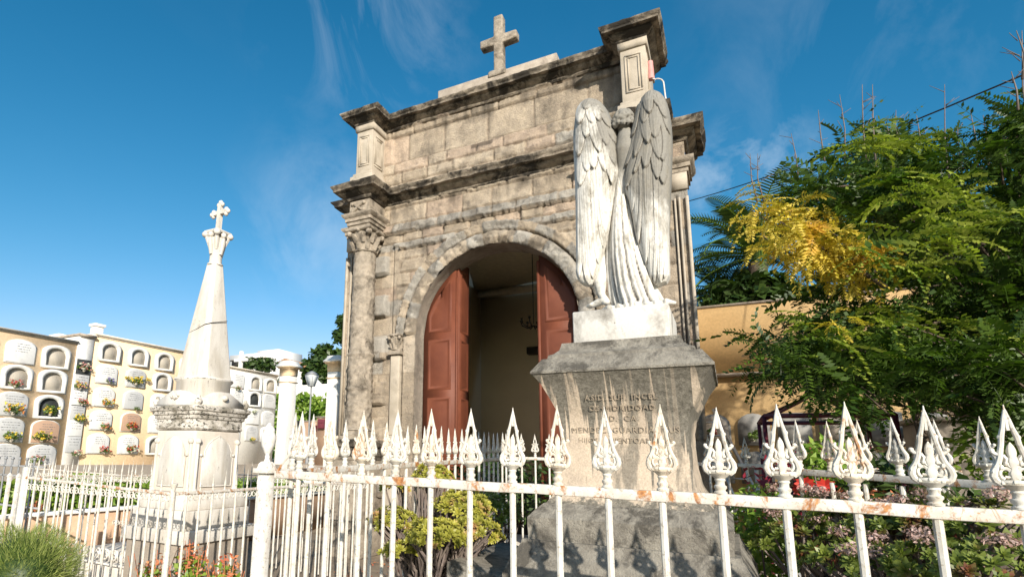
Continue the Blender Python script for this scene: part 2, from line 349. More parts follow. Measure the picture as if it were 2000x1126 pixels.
def corinth(mb,c,r,h,ab):
    """capital: bell + leaf curls + abacus, base centre c"""
    mb.lathe([(r*1.08,0),(r*1.15,h*.03),(r*1.08,h*.07),(r,h*.08),(r*1.0,h*.5),(r*1.15,h*.75),(ab*.95,h*.88)],c,20)
    for row,(z0,rr_,k,s) in enumerate(((.1,1.1,8,.30),(.38,1.2,8,.30))):
        for i in range(k):
            a=2*PI*(i+.5*row)/k; ca,sa=math.cos(a),math.sin(a)
            pts=[(c[0]+ca*r*q,c[1]+sa*r*q,c[2]+h*zz) for q,zz in ((1.0,z0),(1.14,z0+.18),(1.3,z0+.3),(1.46,z0+.31),(1.42,z0+.24))]
            mb.tube(pts,[r*.2,r*.25,r*.22,r*.17,r*.08],6)
    for i in range(4):
        a=PI/4+i*PI/2; ca,sa=math.cos(a),math.sin(a); q=ab*1.18
        for t in range(1): mb.ell((c[0]+ca*q,c[1]+sa*q,c[2]+h*.77),(ab*.24,ab*.24,h*.13),10,6)
        mb.tube([(c[0]+ca*r,c[1]+sa*r,c[2]+h*.5),(c[0]+ca*ab*.95,c[1]+sa*ab*.95,c[2]+h*.72),(c[0]+ca*q,c[1]+sa*q,c[2]+h*.84)],[r*.13,r*.17,r*.16],6)
        a=i*PI/2; ca,sa=math.cos(a),math.sin(a)
        mb.ell((c[0]+ca*ab*.92,c[1]+sa*ab*.92,c[2]+h*.9),(ab*.2,ab*.2,h*.1),8,6)
    mb.sq([(ab*1.0,h*.86),(ab*1.08,h*.9),(ab*1.08,h*.96),(ab*1.0,h)],c)
# ---------------------------------------------------------------- world / light
AZ,EL=R(37.5),R(22.5)
w=bpy.data.worlds.new('World'); S.world=w; w.use_nodes=True; nt=w.node_tree; bg=nt.nodes['Background']
sky=nt.nodes.new('ShaderNodeTexSky'); sky.sky_type='NISHITA'; sky.sun_disc=False; sky.sun_elevation=EL
sky.sun_rotation=PI-AZ
sky.altitude=200; sky.air_density=1.0; sky.dust_density=.8; sky.ozone_density=2.6
tc=nt.nodes.new('ShaderNodeTexCoord')
def dirmask(px,py,wd):
    d=ray(px,py).normalized(); n=nt.nodes.new('ShaderNodeVectorMath'); n.operation='DISTANCE'
    nt.links.new(tc.outputs['Generated'],n.inputs[0]); n.inputs[1].default_value=d
    return ramp(nt,n.outputs['Value'],[(0,1.),(wd,0.)],'EASE')
mp=nt.nodes.new('ShaderNodeMapping'); nt.links.new(tc.outputs['Generated'],mp.inputs['Vector']); mp.inputs['Scale'].default_value=(2.2,1,1.1); mp.inputs['Rotation'].default_value=(.3,.5,.2)
wis=ramp(nt,noi(nt,2.2,8,.62,mp.outputs[0],1.2),[(.46,0.),(.85,1.)])
puff=ramp(nt,noi(nt,9,8,.6,tc.outputs['Generated'],.3),[(.42,0.),(.75,1.)])
m1=mth(nt,'MULTIPLY',wis,mth(nt,'ADD',.02,mth(nt,'MAXIMUM',mth(nt,'MAXIMUM',dirmask(720,60,.22),dirmask(640,430,.22)),mth(nt,'MULTIPLY',dirmask(1700,60,.3),.35))))
m2=mth(nt,'MULTIPLY',puff,mth(nt,'MAXIMUM',dirmask(1485,300,.1),dirmask(1395,355,.09)))
cf=mth(nt,'MAXIMUM',mth(nt,'MULTIPLY',m1,.5),mth(nt,'MULTIPLY',m2,.75),True)
hs=nt.nodes.new('ShaderNodeHueSaturation'); hs.inputs['Saturation'].default_value=1.05; hs.inputs['Value'].default_value=1.0
nt.links.new(sky.outputs[0],hs.inputs['Color'])
sp=nt.nodes.new('ShaderNodeSeparateColor'); nt.links.new(sky.outputs[0],sp.inputs[0]); cb=nt.nodes.new('ShaderNodeCombineColor')
gg=mth(nt,'MULTIPLY',mth(nt,'POWER',sp.outputs[1],1.10),.81); bb_=mth(nt,'MULTIPLY',mth(nt,'POWER',sp.outputs[2],1.0),.98)
rr_=mth(nt,'MINIMUM',mth(nt,'MULTIPLY',mth(nt,'POWER',sp.outputs[0],2.3),.21),mth(nt,'MULTIPLY',gg,.98))
nt.links.new(rr_,cb.inputs[0]); nt.links.new(gg,cb.inputs[1]); nt.links.new(bb_,cb.inputs[2])
nt.links.new(mix(nt,cf,cb.outputs[0],(5.6,6.3,7.)),bg.inputs['Color']); bg.inputs['Strength'].default_value=.12
sl=bpy.data.lights.new('sun','SUN'); sl.energy=5; sl.angle=R(.55); sl.color=(1,.93,.82); so=bpy.data.objects.new('sun',sl); COL.objects.link(so)
sd=Vector((-math.sin(AZ)*math.cos(EL),math.cos(AZ)*math.cos(EL),-math.sin(EL))); so.rotation_euler=sd.to_track_quat('-Z','Y').to_euler()
S.view_settings.view_transform='Standard'; S.view_settings.look='None'; S.view_settings.exposure=.42; S.view_settings.gamma=1
S.render.engine='CYCLES'
S.cycles.max_bounces=8
GZ=-.35
# ================================================================ SETTING
def ground():
    xs=np.concatenate((-np.geomspace(600,12,26),np.linspace(-11.5,11.5,90),np.geomspace(12,600,26)))
    ys=np.concatenate((-np.geomspace(600,6,22),np.linspace(-5.5,18,95),np.geomspace(19,800,26)))
    X,Y=np.meshgrid(xs,ys,indexing='ij'); P=np.stack((X,Y,np.zeros_like(X)),-1)
    near=np.clip(1-(np.hypot(X+3,Y-8)-12)/10,0,1)
    P[...,2]=GZ+(fbm(P,.9,4,3)-.5)*.08*near
    mb=MB(); mb.grid(P,flip=False); o=mb.build('ground',MT_['ground'],smooth=True); tag(o,kind='structure'); return o
ground()
# terrace with the tan retaining slope under the burial niches
mb=MB(); P=[]
mb.add([(-13.2,2,GZ-.05),(-13.2,15.2,GZ-.05),(-13.6,15.2,1.22),(-13.6,2,1.22),(-30,2,1.22),(-30,40,1.22),(-13.6,40,1.22)],[(0,1,2,3),(3,2,6,5,4)])
mb.add([(-13.2,15.2,GZ),(-7.4,15.2,GZ),(-7.4,15.2,1.22),(-13.6,15.2,1.22),(-7.4,40,1.22),(-13.6,40,1.22)],[(0,1,2,3),(3,2,4,5)])
o=mb.build('terrace',MT_['conc']); tag(o,kind='structure')
# sloping earth ramp in front of pillars
mb=MB(); ys=np.linspace(8.5,15.2,30); xs=np.linspace(-13.3,-9.5,16); X,Y=np.meshgrid(xs,ys,indexing='ij')
Z=GZ+1.45*np.clip((Y-8.5)/6.6,0,1)*np.clip((-9.5-X)/2.4,0,1); Pn=np.stack((X,Y,Z),-1); Pn[...,2]+=(fbm(Pn,2,4,8)-.5)*.12
mb.grid(Pn); o=mb.build('earth_bank',MT_['ground'],smooth=True); tag(o,kind='structure')
# ================================================================ CHAPEL
XC=-3.88
chapel=thing('chapel',(XC,13,GZ),'tall weathered brown stone funerary chapel with an arched doorway and a cross on its parapet','chapel')
CZ,RI=4.1,1.68
def facade():
    st=.026
    xs=np.arange(-7.46,-.29,st); zs=np.arange(GZ,9.12,st); nx,nz=len(xs),len(zs)
    X,Z=np.meshgrid(xs,zs,indexing='ij'); rad=np.hypot(X-XC,Z-CZ)
    P=np.stack((X,np.zeros_like(X),Z),-1)
    wob=(fbm(P,1.2,3,4)-.5)*.05
    rows=[GZ,.05,.45,.85,1.2,1.6,1.95,2.4,2.85,3.3,3.75,4.15,4.55,4.9,5.2,5.5,5.8,6.03,6.2,6.42,6.64,7.04,7.4,7.62,7.88,8.14,8.80,8.97,9.5]
    Zw=Z+wob*.5; ri=np.clip(np.searchsorted(rows,Zw)-1,0,len(rows)-2); rowz=np.array(rows); 
    dz=np.minimum(Zw-rowz[ri],rowz[ri+1]-Zw)
    bid=np.zeros_like(ri); dx=np.full(X.shape,9.)
    rr=random.Random(5)
    tones={}
    Xw=X+wob*.3
    for k in range(len(rows)-1):
        h=rows[k+1]-rows[k]; b=[-7.7]
        while b[-1]<0: b.append(b[-1]+(rr.uniform(.45,.95) if h<.6 else rr.uniform(.6,1.25)))
        b=np.array(b); msk=ri==k; j=np.clip(np.searchsorted(b,Xw)-1,0,len(b)-2)
        d=np.minimum(Xw-b[j],b[j+1]-Xw); dx=np.where(msk,d,dx); bid=np.where(msk,k*40+j,bid)
    nb=bid.max()+1; r1=np.array([rr.random() for _ in range(nb)]); r2=np.array([rr.random() for _ in range(nb)]); r3=np.array([rr.random() for _ in range(nb)])
    edge=np.minimum(dx,dz)
    # palette
    tan=np.array([.40,.33,.25]); tan2=np.array([.50,.42,.325]); pink=np.array([.50,.395,.305]); grey=np.array([.36,.335,.295]); brown=np.array([.2,.155,.12]); 
    t=r1[bid][...,None]; col=tan*(1-t)+tan2*t
    q=r2[bid]; attic=(Z>7.75); mid=(Z>5.4)&(Z<6.75)
    ledger=((ri==17)|(ri==19)); isg=(ledger&(q<.93))|((q<.16)&(Z<5.8)&~ledger)|((q<.12)&(Z>7.4)&(Z<8.14)); isp=(q>.84)|((ri==18)&(q>.5))
    col=np.where(isg[...,None],grey*(.85+.4*t),col); col=np.where((isp)[...,None],pink*(.8+.3*t),col)
    col=np.where(((X>-4.35)&(X<-3.85)&(Z>8.0)&(Z<8.14))[...,None],brown,col)
    lum=.7+.6*fbm(P,5,5,21); col=col*lum[...,None]
    # depth (towards viewer)
    rough=np.where(isg,.07,.018)+.008*mid+.02*(Z>8.8)+.015*((Z>7.4)&(Z<8.1))
    d=ledger*.045*(fbm(P,1.5,3,66)>.42)+r3[bid]*.03*np.where(mid|(Z<5.4),.8,.4)+ (fbm(P,7,4,31)-.5)*rough*1.6
    edge=edge+(fbm(P,16,3,88)-.5)*.02; jt=np.clip(1-edge/.024,0,1); er=np.clip(fbm(P,4,4,77)-.42,0,1)*2
    fr_=np.clip((Zw-rowz[ri])/(rowz[ri+1]-rowz[ri]),0,1); sw=(fbm(P,1.3,3,123)>.40)*(1-fr_)**2.2; zoneA=((Z>5.3)&(Z<7.35)&(rad>2.2)); zoneB=((Z>7.7)&(Z<8.14))|(Z>8.92); d+=sw*(.03*zoneA+.03*zoneB+.05*ledger)*np.clip(.4+1.3*fbm(P,6,3,8),0,1.2)
    d-=jt*(.045+.06*er); col=np.where((jt>.35)[...,None],col*.4+np.array([.40,.32,.24])*.5*(1-.95*er[...,None]),col)
    # attic recessed panel
    pan=(Z>8.14)&(Z<8.80)&(X>-6.33)&(X<-1.42)
    d=np.where(pan,d*.5-.05-jt*.012,d); 
    # zone below lower cornice, ledge lines of broken stone
    for zz,a in ((6.1,.03),):
        f=np.exp(-((Zw-zz+.05)/.05)**2)*(fbm(P,2.2,4,int(zz*10))>.47)*np.clip((fbm(P,9,4,3)-.3)*2,0,1); d+=f*a*(np.abs(X-XC)<2.9)
    # rusticated blocks beside columns
    for sgn in (-1,1):
        u=(X-XC)*sgn
        strip=(u>2.30)&(u<3.0)&(Z<6.2)
        d=np.where(strip,(fbm(P,6,3,5)-.5)*.01-jt*.006,d)
        ph=((Z+.2)%.95)/.95; blk=(u>2.40)&(u<2.78)&(ph<.5)&(Z<5.9)&(Z>.2); blk2=(u>2.36)&(u<2.80)&(ph>=.5)&(Z<5.9)
        eb=np.minimum(np.minimum(u-2.40,2.78-u),np.minimum(ph,.5-ph)*.95); 
        d=np.where(blk,.15*np.clip(eb/.018,0,1)+(fbm(P,5,4,9)-.5)*.035*(Z>4.2),d)
        gq=blk&(fbm(P,1.1,2,55)>.48)&(Z>4.2); col=np.where(gq[...,None],grey*1.1,col)
        d=np.where((u>2.285)&(u<2.31)&(Z<6.1),-.06,d)
        # strip behind jamb colonette
        col_=(u>2.0)&(u<2.285)&(Z<4.0); d=np.where(col_,-.17,d); 
        d=np.where((u>2.14)&(u<2.285)&(Z>=4.0)&(Z<6.1)&(rad>2.16),.03,d)
        jb=(u>=1.66)&(u<2.0)&(Z<CZ); d=np.where(jb,.05+(fbm(P,5,4,40)-.5)*.02-np.clip(1-dz/.015,0,1)*.012,d)
        col=np.where(jb[...,None],(tan*1.02*(.8+.4*t)+grey*.35*(t>.5)),col)
        # corner pilaster
        cp=(u>3.3); d=np.where(cp,(fbm(P,6,3,5)-.5)*.008-np.clip(1-dz/.012,0,1)*.01,d)
        cpg=(u>3.36)&(u<3.41); d=np.where(cpg&(Z<6.1)&(Z>1.9),-.05,d)
    # arch rings
    th=np.arctan2(Z-CZ,X-XC); up=Z>=CZ
    nv=17; vs=(th/PI*nv); vj=np.abs(vs-np.round(vs))*PI/nv*rad; vb=np.clip(np.floor(vs),0,nv).astype(int); vr=np.array([rr.random() for _ in range(nv+2)])[vb]
    ring1=up&(rad>=RI-.05)&(rad<1.95); s=(rad-1.68)/.27
    broken=np.clip(fbm(P,3.2,4,91)-.4,0,1)*2.6
    d1=.07+.085*np.sqrt(np.clip(1-(2*s-1)**2,0,1))-broken*.10*np.clip(1.1-s,0,1)+(fbm(P,9,5,14)-.5)*.09+vr*.02-np.clip(1-vj/.02,0,1)*.03
    d=np.where(ring1,d1,d); c1=tan2[None,None]*(.85+.3*vr[...,None]); c1=np.where((vr>.75)[...,None],grey*1.25,c1); c1=np.where((broken>.3)[...,None],c1*.62,c1); col=np.where(ring1[...,None],c1,col)
    gr=up&(rad>=1.95)&(rad<1.98); d=np.where(gr,-.06,d); col=np.where(gr[...,None],col*.5,col)
    ring2=up&(rad>=1.98)&(rad<2.16); s2=(rad-1.98)/.18
    d2=.05+.06*s2+(fbm(P,8,5,15)-.5)*.11-np.clip(1-vj/.02,0,1)*.02
    d=np.where(ring2,d2,d); col=np.where(ring2[...,None],np.where((vr<.8)[...,None],grey*1.05,tan*(.9+.3*vr[...,None])),col)
    # rain dirt below ledges
    dirt=np.clip((fbm(P*np.array([3,1,.6]),1.6,4,60)-.45)*3,0,1)*(np.exp(-((9.0-Z)/.3)**2)+.7*np.exp(-((7.0-Z)/.2)**2)+.45*np.exp(-((7.5-Z)/.2)**2)+.25)
    col=col*(1-.72*np.clip(dirt,0,1)[...,None])
    P[...,1]=10-d
    inside=((rad<RI+.012)&(Z>=CZ))|((np.abs(X-XC)<RI+.012)&(Z<CZ))
    # snap boundary onto the arch
    bx=X-XC; bz=np.where(Z>=CZ,Z-CZ,0); rb=np.maximum(np.hypot(bx,bz),1e-6); near=(np.abs(rb-RI-.012)<st*.75)
    P[...,0]=np.where(near,XC+bx/rb*(RI+.004),P[...,0]); P[...,2]=np.where(near&(Z>=CZ),CZ+bz/rb*(RI+.004),P[...,2])
    cen=(inside[:-1,:-1].astype(int)+inside[1:,:-1]+inside[:-1,1:]+inside[1:,1:])
    keep=np.zeros_like(inside); keep[:-1,:-1]=cen<3; keep&=~((Z>7.28)&((X<-6.96)|(X>-.82)))
    mb=MB(); mb.grid(P,col.reshape(-1,3),mask=keep)
    o=mb.build('wall',MT_['wall'],chapel,smooth='all'); return o
facade()
# reveal of the arch, side walls, roof, interior shell
mb=MB(); rn=40
A=[(XC-RI,GZ)]+[(XC-RI*math.cos(PI*i/rn),CZ+RI*math.sin(PI*i/rn)) for i in range(rn+1)]+[(XC+RI,GZ)]
P=np.array([[(x,y,z) for y in np.linspace(9.93,10.5,12)] for x,z in A]); nrm=(fbm(P,6,4,3)-.5)*.05
P[...,0]+=(P[...,0]-XC)/RI*nrm; P[...,2]+=np.where(P[...,2]>CZ,(P[...,2]-CZ)/RI*nrm,0); P[...,0]+=np.sign(P[...,0]-XC)*.006
mb.grid(P,(np.array([.34,.30,.25])*(.55+.9*fbm(P,5,4,8))[...,None]).reshape(-1,3)); mb.build('arch_reveal',MT_['wall'],chapel,smooth='all')
mb=MB()
mb.box((-7.46,10.02,GZ),(-7.4,10.5,7.25)); mb.box((-.4,10.02,GZ),(-.34,10.5,7.25)); 
mb.box((-7.2,10.5,GZ),(-7.0,17.1,7.6)); mb.box((-.95,10.5,GZ),(-.75,17.1,7.6)); mb.box((-7.2,16.9,GZ),(-.75,17.1,7.6)); mb.box((-7.2,10.5,7.3),(-.75,17.1,7.6))
# thickness wall behind the facade with the arch left open
n=len(A)
outer=[(-7.4,GZ)]+[(-7.4,CZ+5.2)]*0
mb.box((-7.4,10.2,GZ),(XC-RI-.03,10.5,CZ)); mb.box((XC+RI+.03,10.2,GZ),(-.4,10.5,CZ)); 
for i in range(rn):
    a0,a1=PI*i/rn,PI*(i+1)/rn
    p0=(XC-(RI+.03)*math.cos(a0),CZ+(RI+.03)*math.sin(a0)); p1=(XC-(RI+.03)*math.cos(a1),CZ+(RI+.03)*math.sin(a1))
    x0=-7.4 if i==0 else p0[0]; x1=-.4 if i==rn-1 else p1[0]
    mb.prism([(p0[0],p0[1]),(p0[0],7.3),(p1[0],7.3),(p1[0],p1[1])],10.2,10.5)
mb.prism([(-7.4,CZ),(-7.4,7.25),(-6.9,7.25),(-6.9,9.1),(XC-RI-.031,9.1),(XC-RI-.031,CZ)],10.2,10.5); mb.prism([(XC+RI+.031,CZ),(XC+RI+.031,9.1),(-.85,9.1),(-.85,7.25),(-.4,7.25),(-.4,CZ)],10.2,10.5)
mb.prism([(XC-RI-.03,7.3),(XC-RI-.03,9.1),(XC+RI+.03,9.1),(XC+RI+.03,7.3)],10.2,10.5)
mb.build('side_walls',MT_['pier'],chapel)
mb=MB(); mb.box((-6.99,10.52,GZ),(-6.97,16.88,7.1)); mb.box((-.98,10.52,GZ),(-.96,16.88,7.1)); mb.box((-6.99,16.86,GZ),(-.96,16.88,7.1)); mb.build('interior_wall',MT_['cream'],chapel)
mb=MB(); mb.box((-6.99,10.52,7.02),(-.96,16.88,7.05)); mb.box((-6.96,16.55,6.8),(-.99,16.85,7.0)); mb.build('ceiling',MT_['ceil'],chapel)
mb=MB(); mb.box((-6.96,10.05,GZ),(-.99,16.85,GZ+.3)); mb.box((XC-1.9,9.4,GZ),(XC+1.9,10.04,GZ+.15)); mb.build('floor_slab',MT_['pale'],chapel)
# cornices
def sym(l): # left half plan path (back->front->right), mirrored
    return l+[(2*XC-x,y) for x,y in reversed(l)]
lowp=sym([(-7.46,11.0),(-7.46,10.0),(-7.0,10.0),(-7.0,9.36),(-6.46,9.36),(-6.46,10.0)])
lowp=[Vector(p) for p in lowp]
def corn(zb,h,o):  # cyma cornice profile, outwards o, height h
    return [(-.02,zb),(.02,zb),(.05,zb+h*.12),(.05,zb+h*.2),(o*.35,zb+h*.3),(o*.5,zb+h*.42),(o*.52,zb+h*.55),(o*.85,zb+h*.57),(o*.86,zb+h*.72),(o*.93,zb+h*.8),(o,zb+h*.92),(o,zb+h),(o*.5,zb+h*1.04),(-.05,zb+h*1.1)]
sweep(corn(7.10,.29,.33),lowp,.04,.06,4,3).build('cornice',MT_['trim'],chapel,smooth=True)
topp=sym([(-6.97,10.7),(-6.97,9.5),(-6.54,9.5),(-6.54,10.0)])
sweep(corn(8.98,.26,.30),topp,.04,.035,5,9).build('cornice',MT_['trim'],chapel,smooth=True)
sweep([(-.01,8.84),(.03,8.84),(.035,8.98),(-.01,8.99)],topp[:4],.1).build('frieze_band',MT_['pier'],chapel)
sweep([(-.01,8.84),(.03,8.84),(.035,8.98),(-.01,8.99)],topp[4:],.1).build('frieze_band',MT_['pier'],chapel)
# capital level architrave, stepped
arp=sym([(-7.46,10.6),(-7.46,10.0),(-7.0,10.0),(-7.0,9.38),(-6.46,9.38),(-6.46,9.99)]); 
pr=[(-.02,6.45),(.0,6.45),(.0,6.52),(.03,6.52),(.03,6.6),(.06,6.6),(.06,6.67),(.1,6.70),(.13,6.74),(.13,6.77),(-.02,6.80)]
half=arp[:6]; sweep(pr,half,.08,.02,6,4).build('architrave',MT_['carved'],chapel,smooth=True)
sweep(pr,arp[6:],.08,.02,6,4).build('architrave',MT_['carved'],chapel,smooth=True)
for sg in (1,-1):
    mx=(lambda x:x) if sg==1 else (lambda x:2*XC-x)
    mb=MB(); mb.box((mx(-6.99),9.37,6.78),(mx(-6.47),10,7.08))
    # X shaped ornament on frieze
    y=9.36
    for a,b in (((-6.9,6.82),(-6.62,7.03)),((-6.9,7.03),(-6.62,6.82))): mb.tube([(mx(a[0]),y,a[1]),(mx((a[0]+b[0])/2),y-.02,(a[1]+b[1])/2),(mx(b[0]),y,b[1])],.03,6)
    for a in ((-6.91,6.84),(-6.61,6.84),(-6.91,7.01),(-6.61,7.01),(-6.76,6.925)): mb.ell((mx(a[0]),y,a[1]),.045)
    mb.build('frieze_block',MT_['carved'],chapel,smooth=True)
    # attic pier
    pier=bevel(None or (lambda m:(m.box((mx(-6.97),9.5,7.3),(mx(-6.54),10.68,8.97)),m.build('attic_pier',MT_['pier'],chapel))[1])(MB()),.012)
    m=MB(); m.box((mx(-7.06),9.4,7.25),(mx(-6.46),10.7,7.72)); m.box((mx(-7.02),9.45,7.72),(mx(-6.5),10.69,7.80)); bevel(m.build('pier_base',MT_['pier'],chapel),.02)
    m=MB()
    def fr(x0,x1,z0,z1,y,t=.025):   # raised frames on front face
        for a in ((x0,z0,x1,z0+t),(x0,z1-t,x1,z1),(x0,z0+t,x0+t,z1-t),(x1-t,z0+t,x1,z1-t)): m.box((a[0],y-.014,a[1]),(a[2],y+.01,a[3]))
    xa,xb=sorted((mx(-6.90),mx(-6.61))); fr(xa,xb,7.97,8.72,9.5); fr(xa+.05,xb-.05,8.02,8.67,9.5,.02)
    xi=mx(-6.54); s_=1 if sg==1 else -1
    for xi,s_ in ((mx(-6.54),s_),(mx(-6.97),-s_)):
        for (y0,z0,y1,z1) in ((9.58,7.97,9.92,7.995),(9.58,8.695,9.92,8.72),(9.58,7.995,9.605,8.695),(9.895,7.995,9.92,8.695),(9.63,8.04,9.87,8.06),(9.63,8.64,9.87,8.66),(9.63,8.06,9.65,8.64),(9.85,8.06,9.87,8.64)): m.box((xi-s_*.01,y0,z0),(xi+s_*.014,y1,z1))
    m.build('pier_panel',MT_['pier'],chapel)
    # column
    ax,ay=mx(-6.72),9.64
    m=MB(); prof=[]; seg=40; zz=np.arange(2.12,5.96,.03); V=[]
    th=np.linspace(0,2*PI,seg,endpoint=False)
    Pc=[]
    for z in zz:
        r=.268-.035*((z-2.1)/3.9)**1.3
        if 3.62<z<3.70: r+=.03
        if abs(z-5.35)<.04: r+=.015
        if abs(z-2.95)<.03 : r+=.02
        Pc.append([(ax+r*math.cos(t),ay+r*math.sin(t),z) for t in th])
    Pc=np.array(Pc); u=th[None,:]*.27; zg=Pc[...,2]
    # carved relief: scrolling lattice
    rel=np.sin(u*26+2.2*np.sin(zg*16))*np.sin(zg*22+1.5*np.sin(u*30))
    amp=np.where(zg<3.6,.016,.011)
    dd=amp*np.clip(rel*1.6,-1,1)+(fbm(Pc,14,3,2)-.5)*.02
    Pc[...,0]+=np.cos(th)[None,:]*dd; Pc[...,1]+=np.sin(th)[None,:]*dd
    Pc=np.concatenate((Pc,Pc[:,:1]),1); m.grid(Pc); m.build('column_shaft',MT_['carved'],chapel,smooth='all')
    m=MB(); m.sq([(.34,0),(.34,.07)],(ax,ay,1.9)); m.lathe([(.33,.07),(.34,.1),(.32,.135),(.285,.15),(.285,.17),(.31,.19),(.3,.22),(.27,.235)],(ax,ay,1.9),28); m.build('column_base',MT_['carved'],chapel,smooth=True)
    m=MB(); corinth(m,(ax,ay,5.92),.235,.53,.3); m.build('column_capital',MT_['carved'],chapel,smooth=True)
    # pedestal of column
    m=MB(); x0,x1=sorted((mx(-7.06),mx(-6.36)))
    m.box((x0,9.28,GZ),(x1,10,1.55)); m.box((x0-.06,9.22,GZ),(x1+.06,10,GZ+.45)); bevel(m.build('pedestal',MT_['carved'],chapel),.015)
    pth=[(x0,10),(x0,9.28),(x1,9.28),(x1,10)]
    sweep([(-.01,1.5),(.02,1.5),(.03,1.56),(.06,1.58),(.06,1.64),(.03,1.66),(.05,1.74),(.1,1.76),(.11,1.86),(.08,1.9),(-.4,1.905)],pth,.08,.02,6,2).build('pedestal_cap',MT_['trim'],chapel,smooth=True)
    m=MB(); m.box((mx(-7.44),9.93,1.5),(mx(-5.62),10.0,1.62)) if False else None
    # jamb colonette and capital
    cx=mx(-6.04); m=MB(); m.box((cx-.115,9.9,2.0),(cx+.115,10.12,3.68)); bevel(m.build('jamb_colonette',MT_['pier'],chapel),.03,3)
    m=MB(); m.box((cx-.16,9.84,3.68),(cx+.16,10.1,3.74)); m.box((cx-.13,9.88,3.74),(cx+.13,10.1,3.79)); corinth(m,(cx,9.98,3.78),.115,.34,.15); m.build('jamb_capital',MT_['carved'],chapel,smooth=True)
    m=MB(); m.box((cx-.14,9.87,GZ),(cx+.14,10.1,1.4)); m.box((cx-.17,9.84,1.4),(cx+.17,10.1,1.52)); m.box((cx-.14,9.87,1.52),(cx+.14,10.1,2.0)); bevel(m.build('jamb_base',MT_['pier'],chapel),.015)
    # corner pilaster mouldings
    m=MB(); xo=mx(-7.46); s2=1 if sg==1 else -1
    for k,(a,b) in enumerate(((.0,.05),(.13,.16),(.2,.23))): m.box((xo+s2*a,9.94+.01*k,1.95),(xo+s2*b,10.02,6.05))
    m.box((xo,9.95,6.2),(xo+s2*.3,10.02,6.5)); m.build('corner_moulding',MT_['pier'],chapel)
# parapet and cross
m=MB(); m.box((-5.17,10.0,9.15),(-2.48,10.55,9.66)); o=m.build('parapet',MT_['ledge'],chapel); bevel(o,.02)
m=MB(); m.box((-6.5,9.98,9.1),(-1.2,10.6,9.26)); m.build('parapet',MT_['ledge'],chapel)
def cross(m,c,h,w,t,zarm,wx=None):
    x,y,z=c; m.box((x-t,y-t,z),(x+t,y+t,z+h)); m.box((x-w,y-t*.95,zarm-t),(x-t-.001,y+t*.95,zarm+t)); m.box((x+t+.001,y-t*.95,zarm-t),(x+w,y+t*.95,zarm+t))
m=MB(); x=-3.76;y=10.17
m.sq([(.2,-.1),(.2,.04),(.14,.08)],(x,y,9.66)); V=[]
zt=11.1; zb=9.75; t=.105; arm=10.5; W=.42
m.prism([(x-t,zb),(x+t,zb),(x+t,arm-t),(x+W,arm-t*.9),(x+W,arm+t*.9),(x+t,arm+t),(x+t,zt),(x-t,zt),(x-t,arm+t),(x-W,arm+t*.9),(x-W,arm-t*.9),(x-t,arm-t)],y-t,y+t)
o=m.build('cross',MT_['carved'],chapel); bevel(o,.03,2)
# lamp / bell and white hose on the pier
p=thing('floodlight',(-.72,9.6,8.35),'small pink and white floodlight fixed beside the right roof pier of the chapel','lamp')
m=MB(); m.tube([(-.74,9.62,8.55),(-.74,9.62,8.2)],[.05,.06],10); m.box((-.79,9.6,8.33),(-.74,9.65,8.37)); m.build('housing',plain('pink_plastic',(.6,.28,.25)),p,smooth=True)
m=MB(); a=[(-.74,9.6,8.22),(-.66,9.6,8.16)]+[(-.66+.12*math.sin(t),9.6,8.04+.13*math.cos(t)) for t in np.linspace(0,1.6,8)]+[(-.53,9.6,7.8),(-.52,9.62,7.72)]; m.tube(a,.012,6); m.build('cable',MT_['paint2'],p,smooth=True)
# ---- doors
def leaf(x0,x1,y,ang=0,hinge='l',zt=None,panels=((2.95,4.02),(4.16,9),(1.6,2.78),(.5,1.45)),name='door_leaf'):
    """panelled leaf of width x1-x0, top clipped to the arch, real stiles rails and raised panels"""
    W=x1-x0; t=.05
    d=thing('tmp') if False else None
    def top(u): 
        xx=x0+u; r=RI-.02; return CZ+math.sqrt(max(.0,r*r-(xx-XC)**2))
    n=10; us=np.linspace(0,W,n+1); poly=[(0,GZ+.32)]+[(0,top(0))]+[(u,top(u)) for u in us[1:]]+[(W,GZ+.32)]
    m=MB(); m.prism(poly,-.022,.022); 
    o=m.build(name,MT_['door'],chapel,local=True); L=rootloc(chapel); o.location=Vector((x0,y,0))-L
    if hinge=='r': pass
    o.rotation_euler=(0,0,ang)
    s=.11*min(1,W/.6); k=0
    for z0,z1 in panels:
        a0,a1=s,W-s
        if z1>8: # arched top panel follows the arch
            uu=np.linspace(a0,a1,9); pts=[(a0,z0),(a1,z0)]+[(u,top(u)-.16) for u in uu[::-1]]
        else: pts=[(a0,z0),(a1,z0),(a1,z1),(a0,z1)]
        cxx=sum(p[0] for p in pts)/len(pts); czz=sum(p[1] for p in pts)/len(pts)
        for sd_ in (-1,1):
            pm=MB()
            def ins(q,e): 
                return [(p[0]+(e if p[0]<cxx else -e),p[1]+(e if i_<2 else -e)) for i_,p in enumerate(q)]
            q1,q2,q3=ins(pts,-.01),ins(pts,.015),ins(pts,.04); q4=ins(pts,.085); n_=len(pts)
            V=[(x_,sd_*.0222,z_) for x_,z_ in q1]+[(x_,sd_*.052,z_) for x_,z_ in q2]+[(x_,sd_*.024,z_) for x_,z_ in q3]+[(x_,sd_*.037,z_) for x_,z_ in q4]
            F=[]
            for r_ in range(3): F+=[(r_*n_+i,r_*n_+(i+1)%n_,(r_+1)*n_+(i+1)%n_,(r_+1)*n_+i) for i in range(n_)]
            F.append(tuple(range(3*n_,4*n_)))
            pm.add(V,F); po=pm.build('panel',MT_['door'],o,local=True)
    return o
P1=((2.95,4.0),(4.16,9),(1.62,2.78),(.35,1.45))
leaf(-5.54,-4.80,10.28,0,panels=P1)
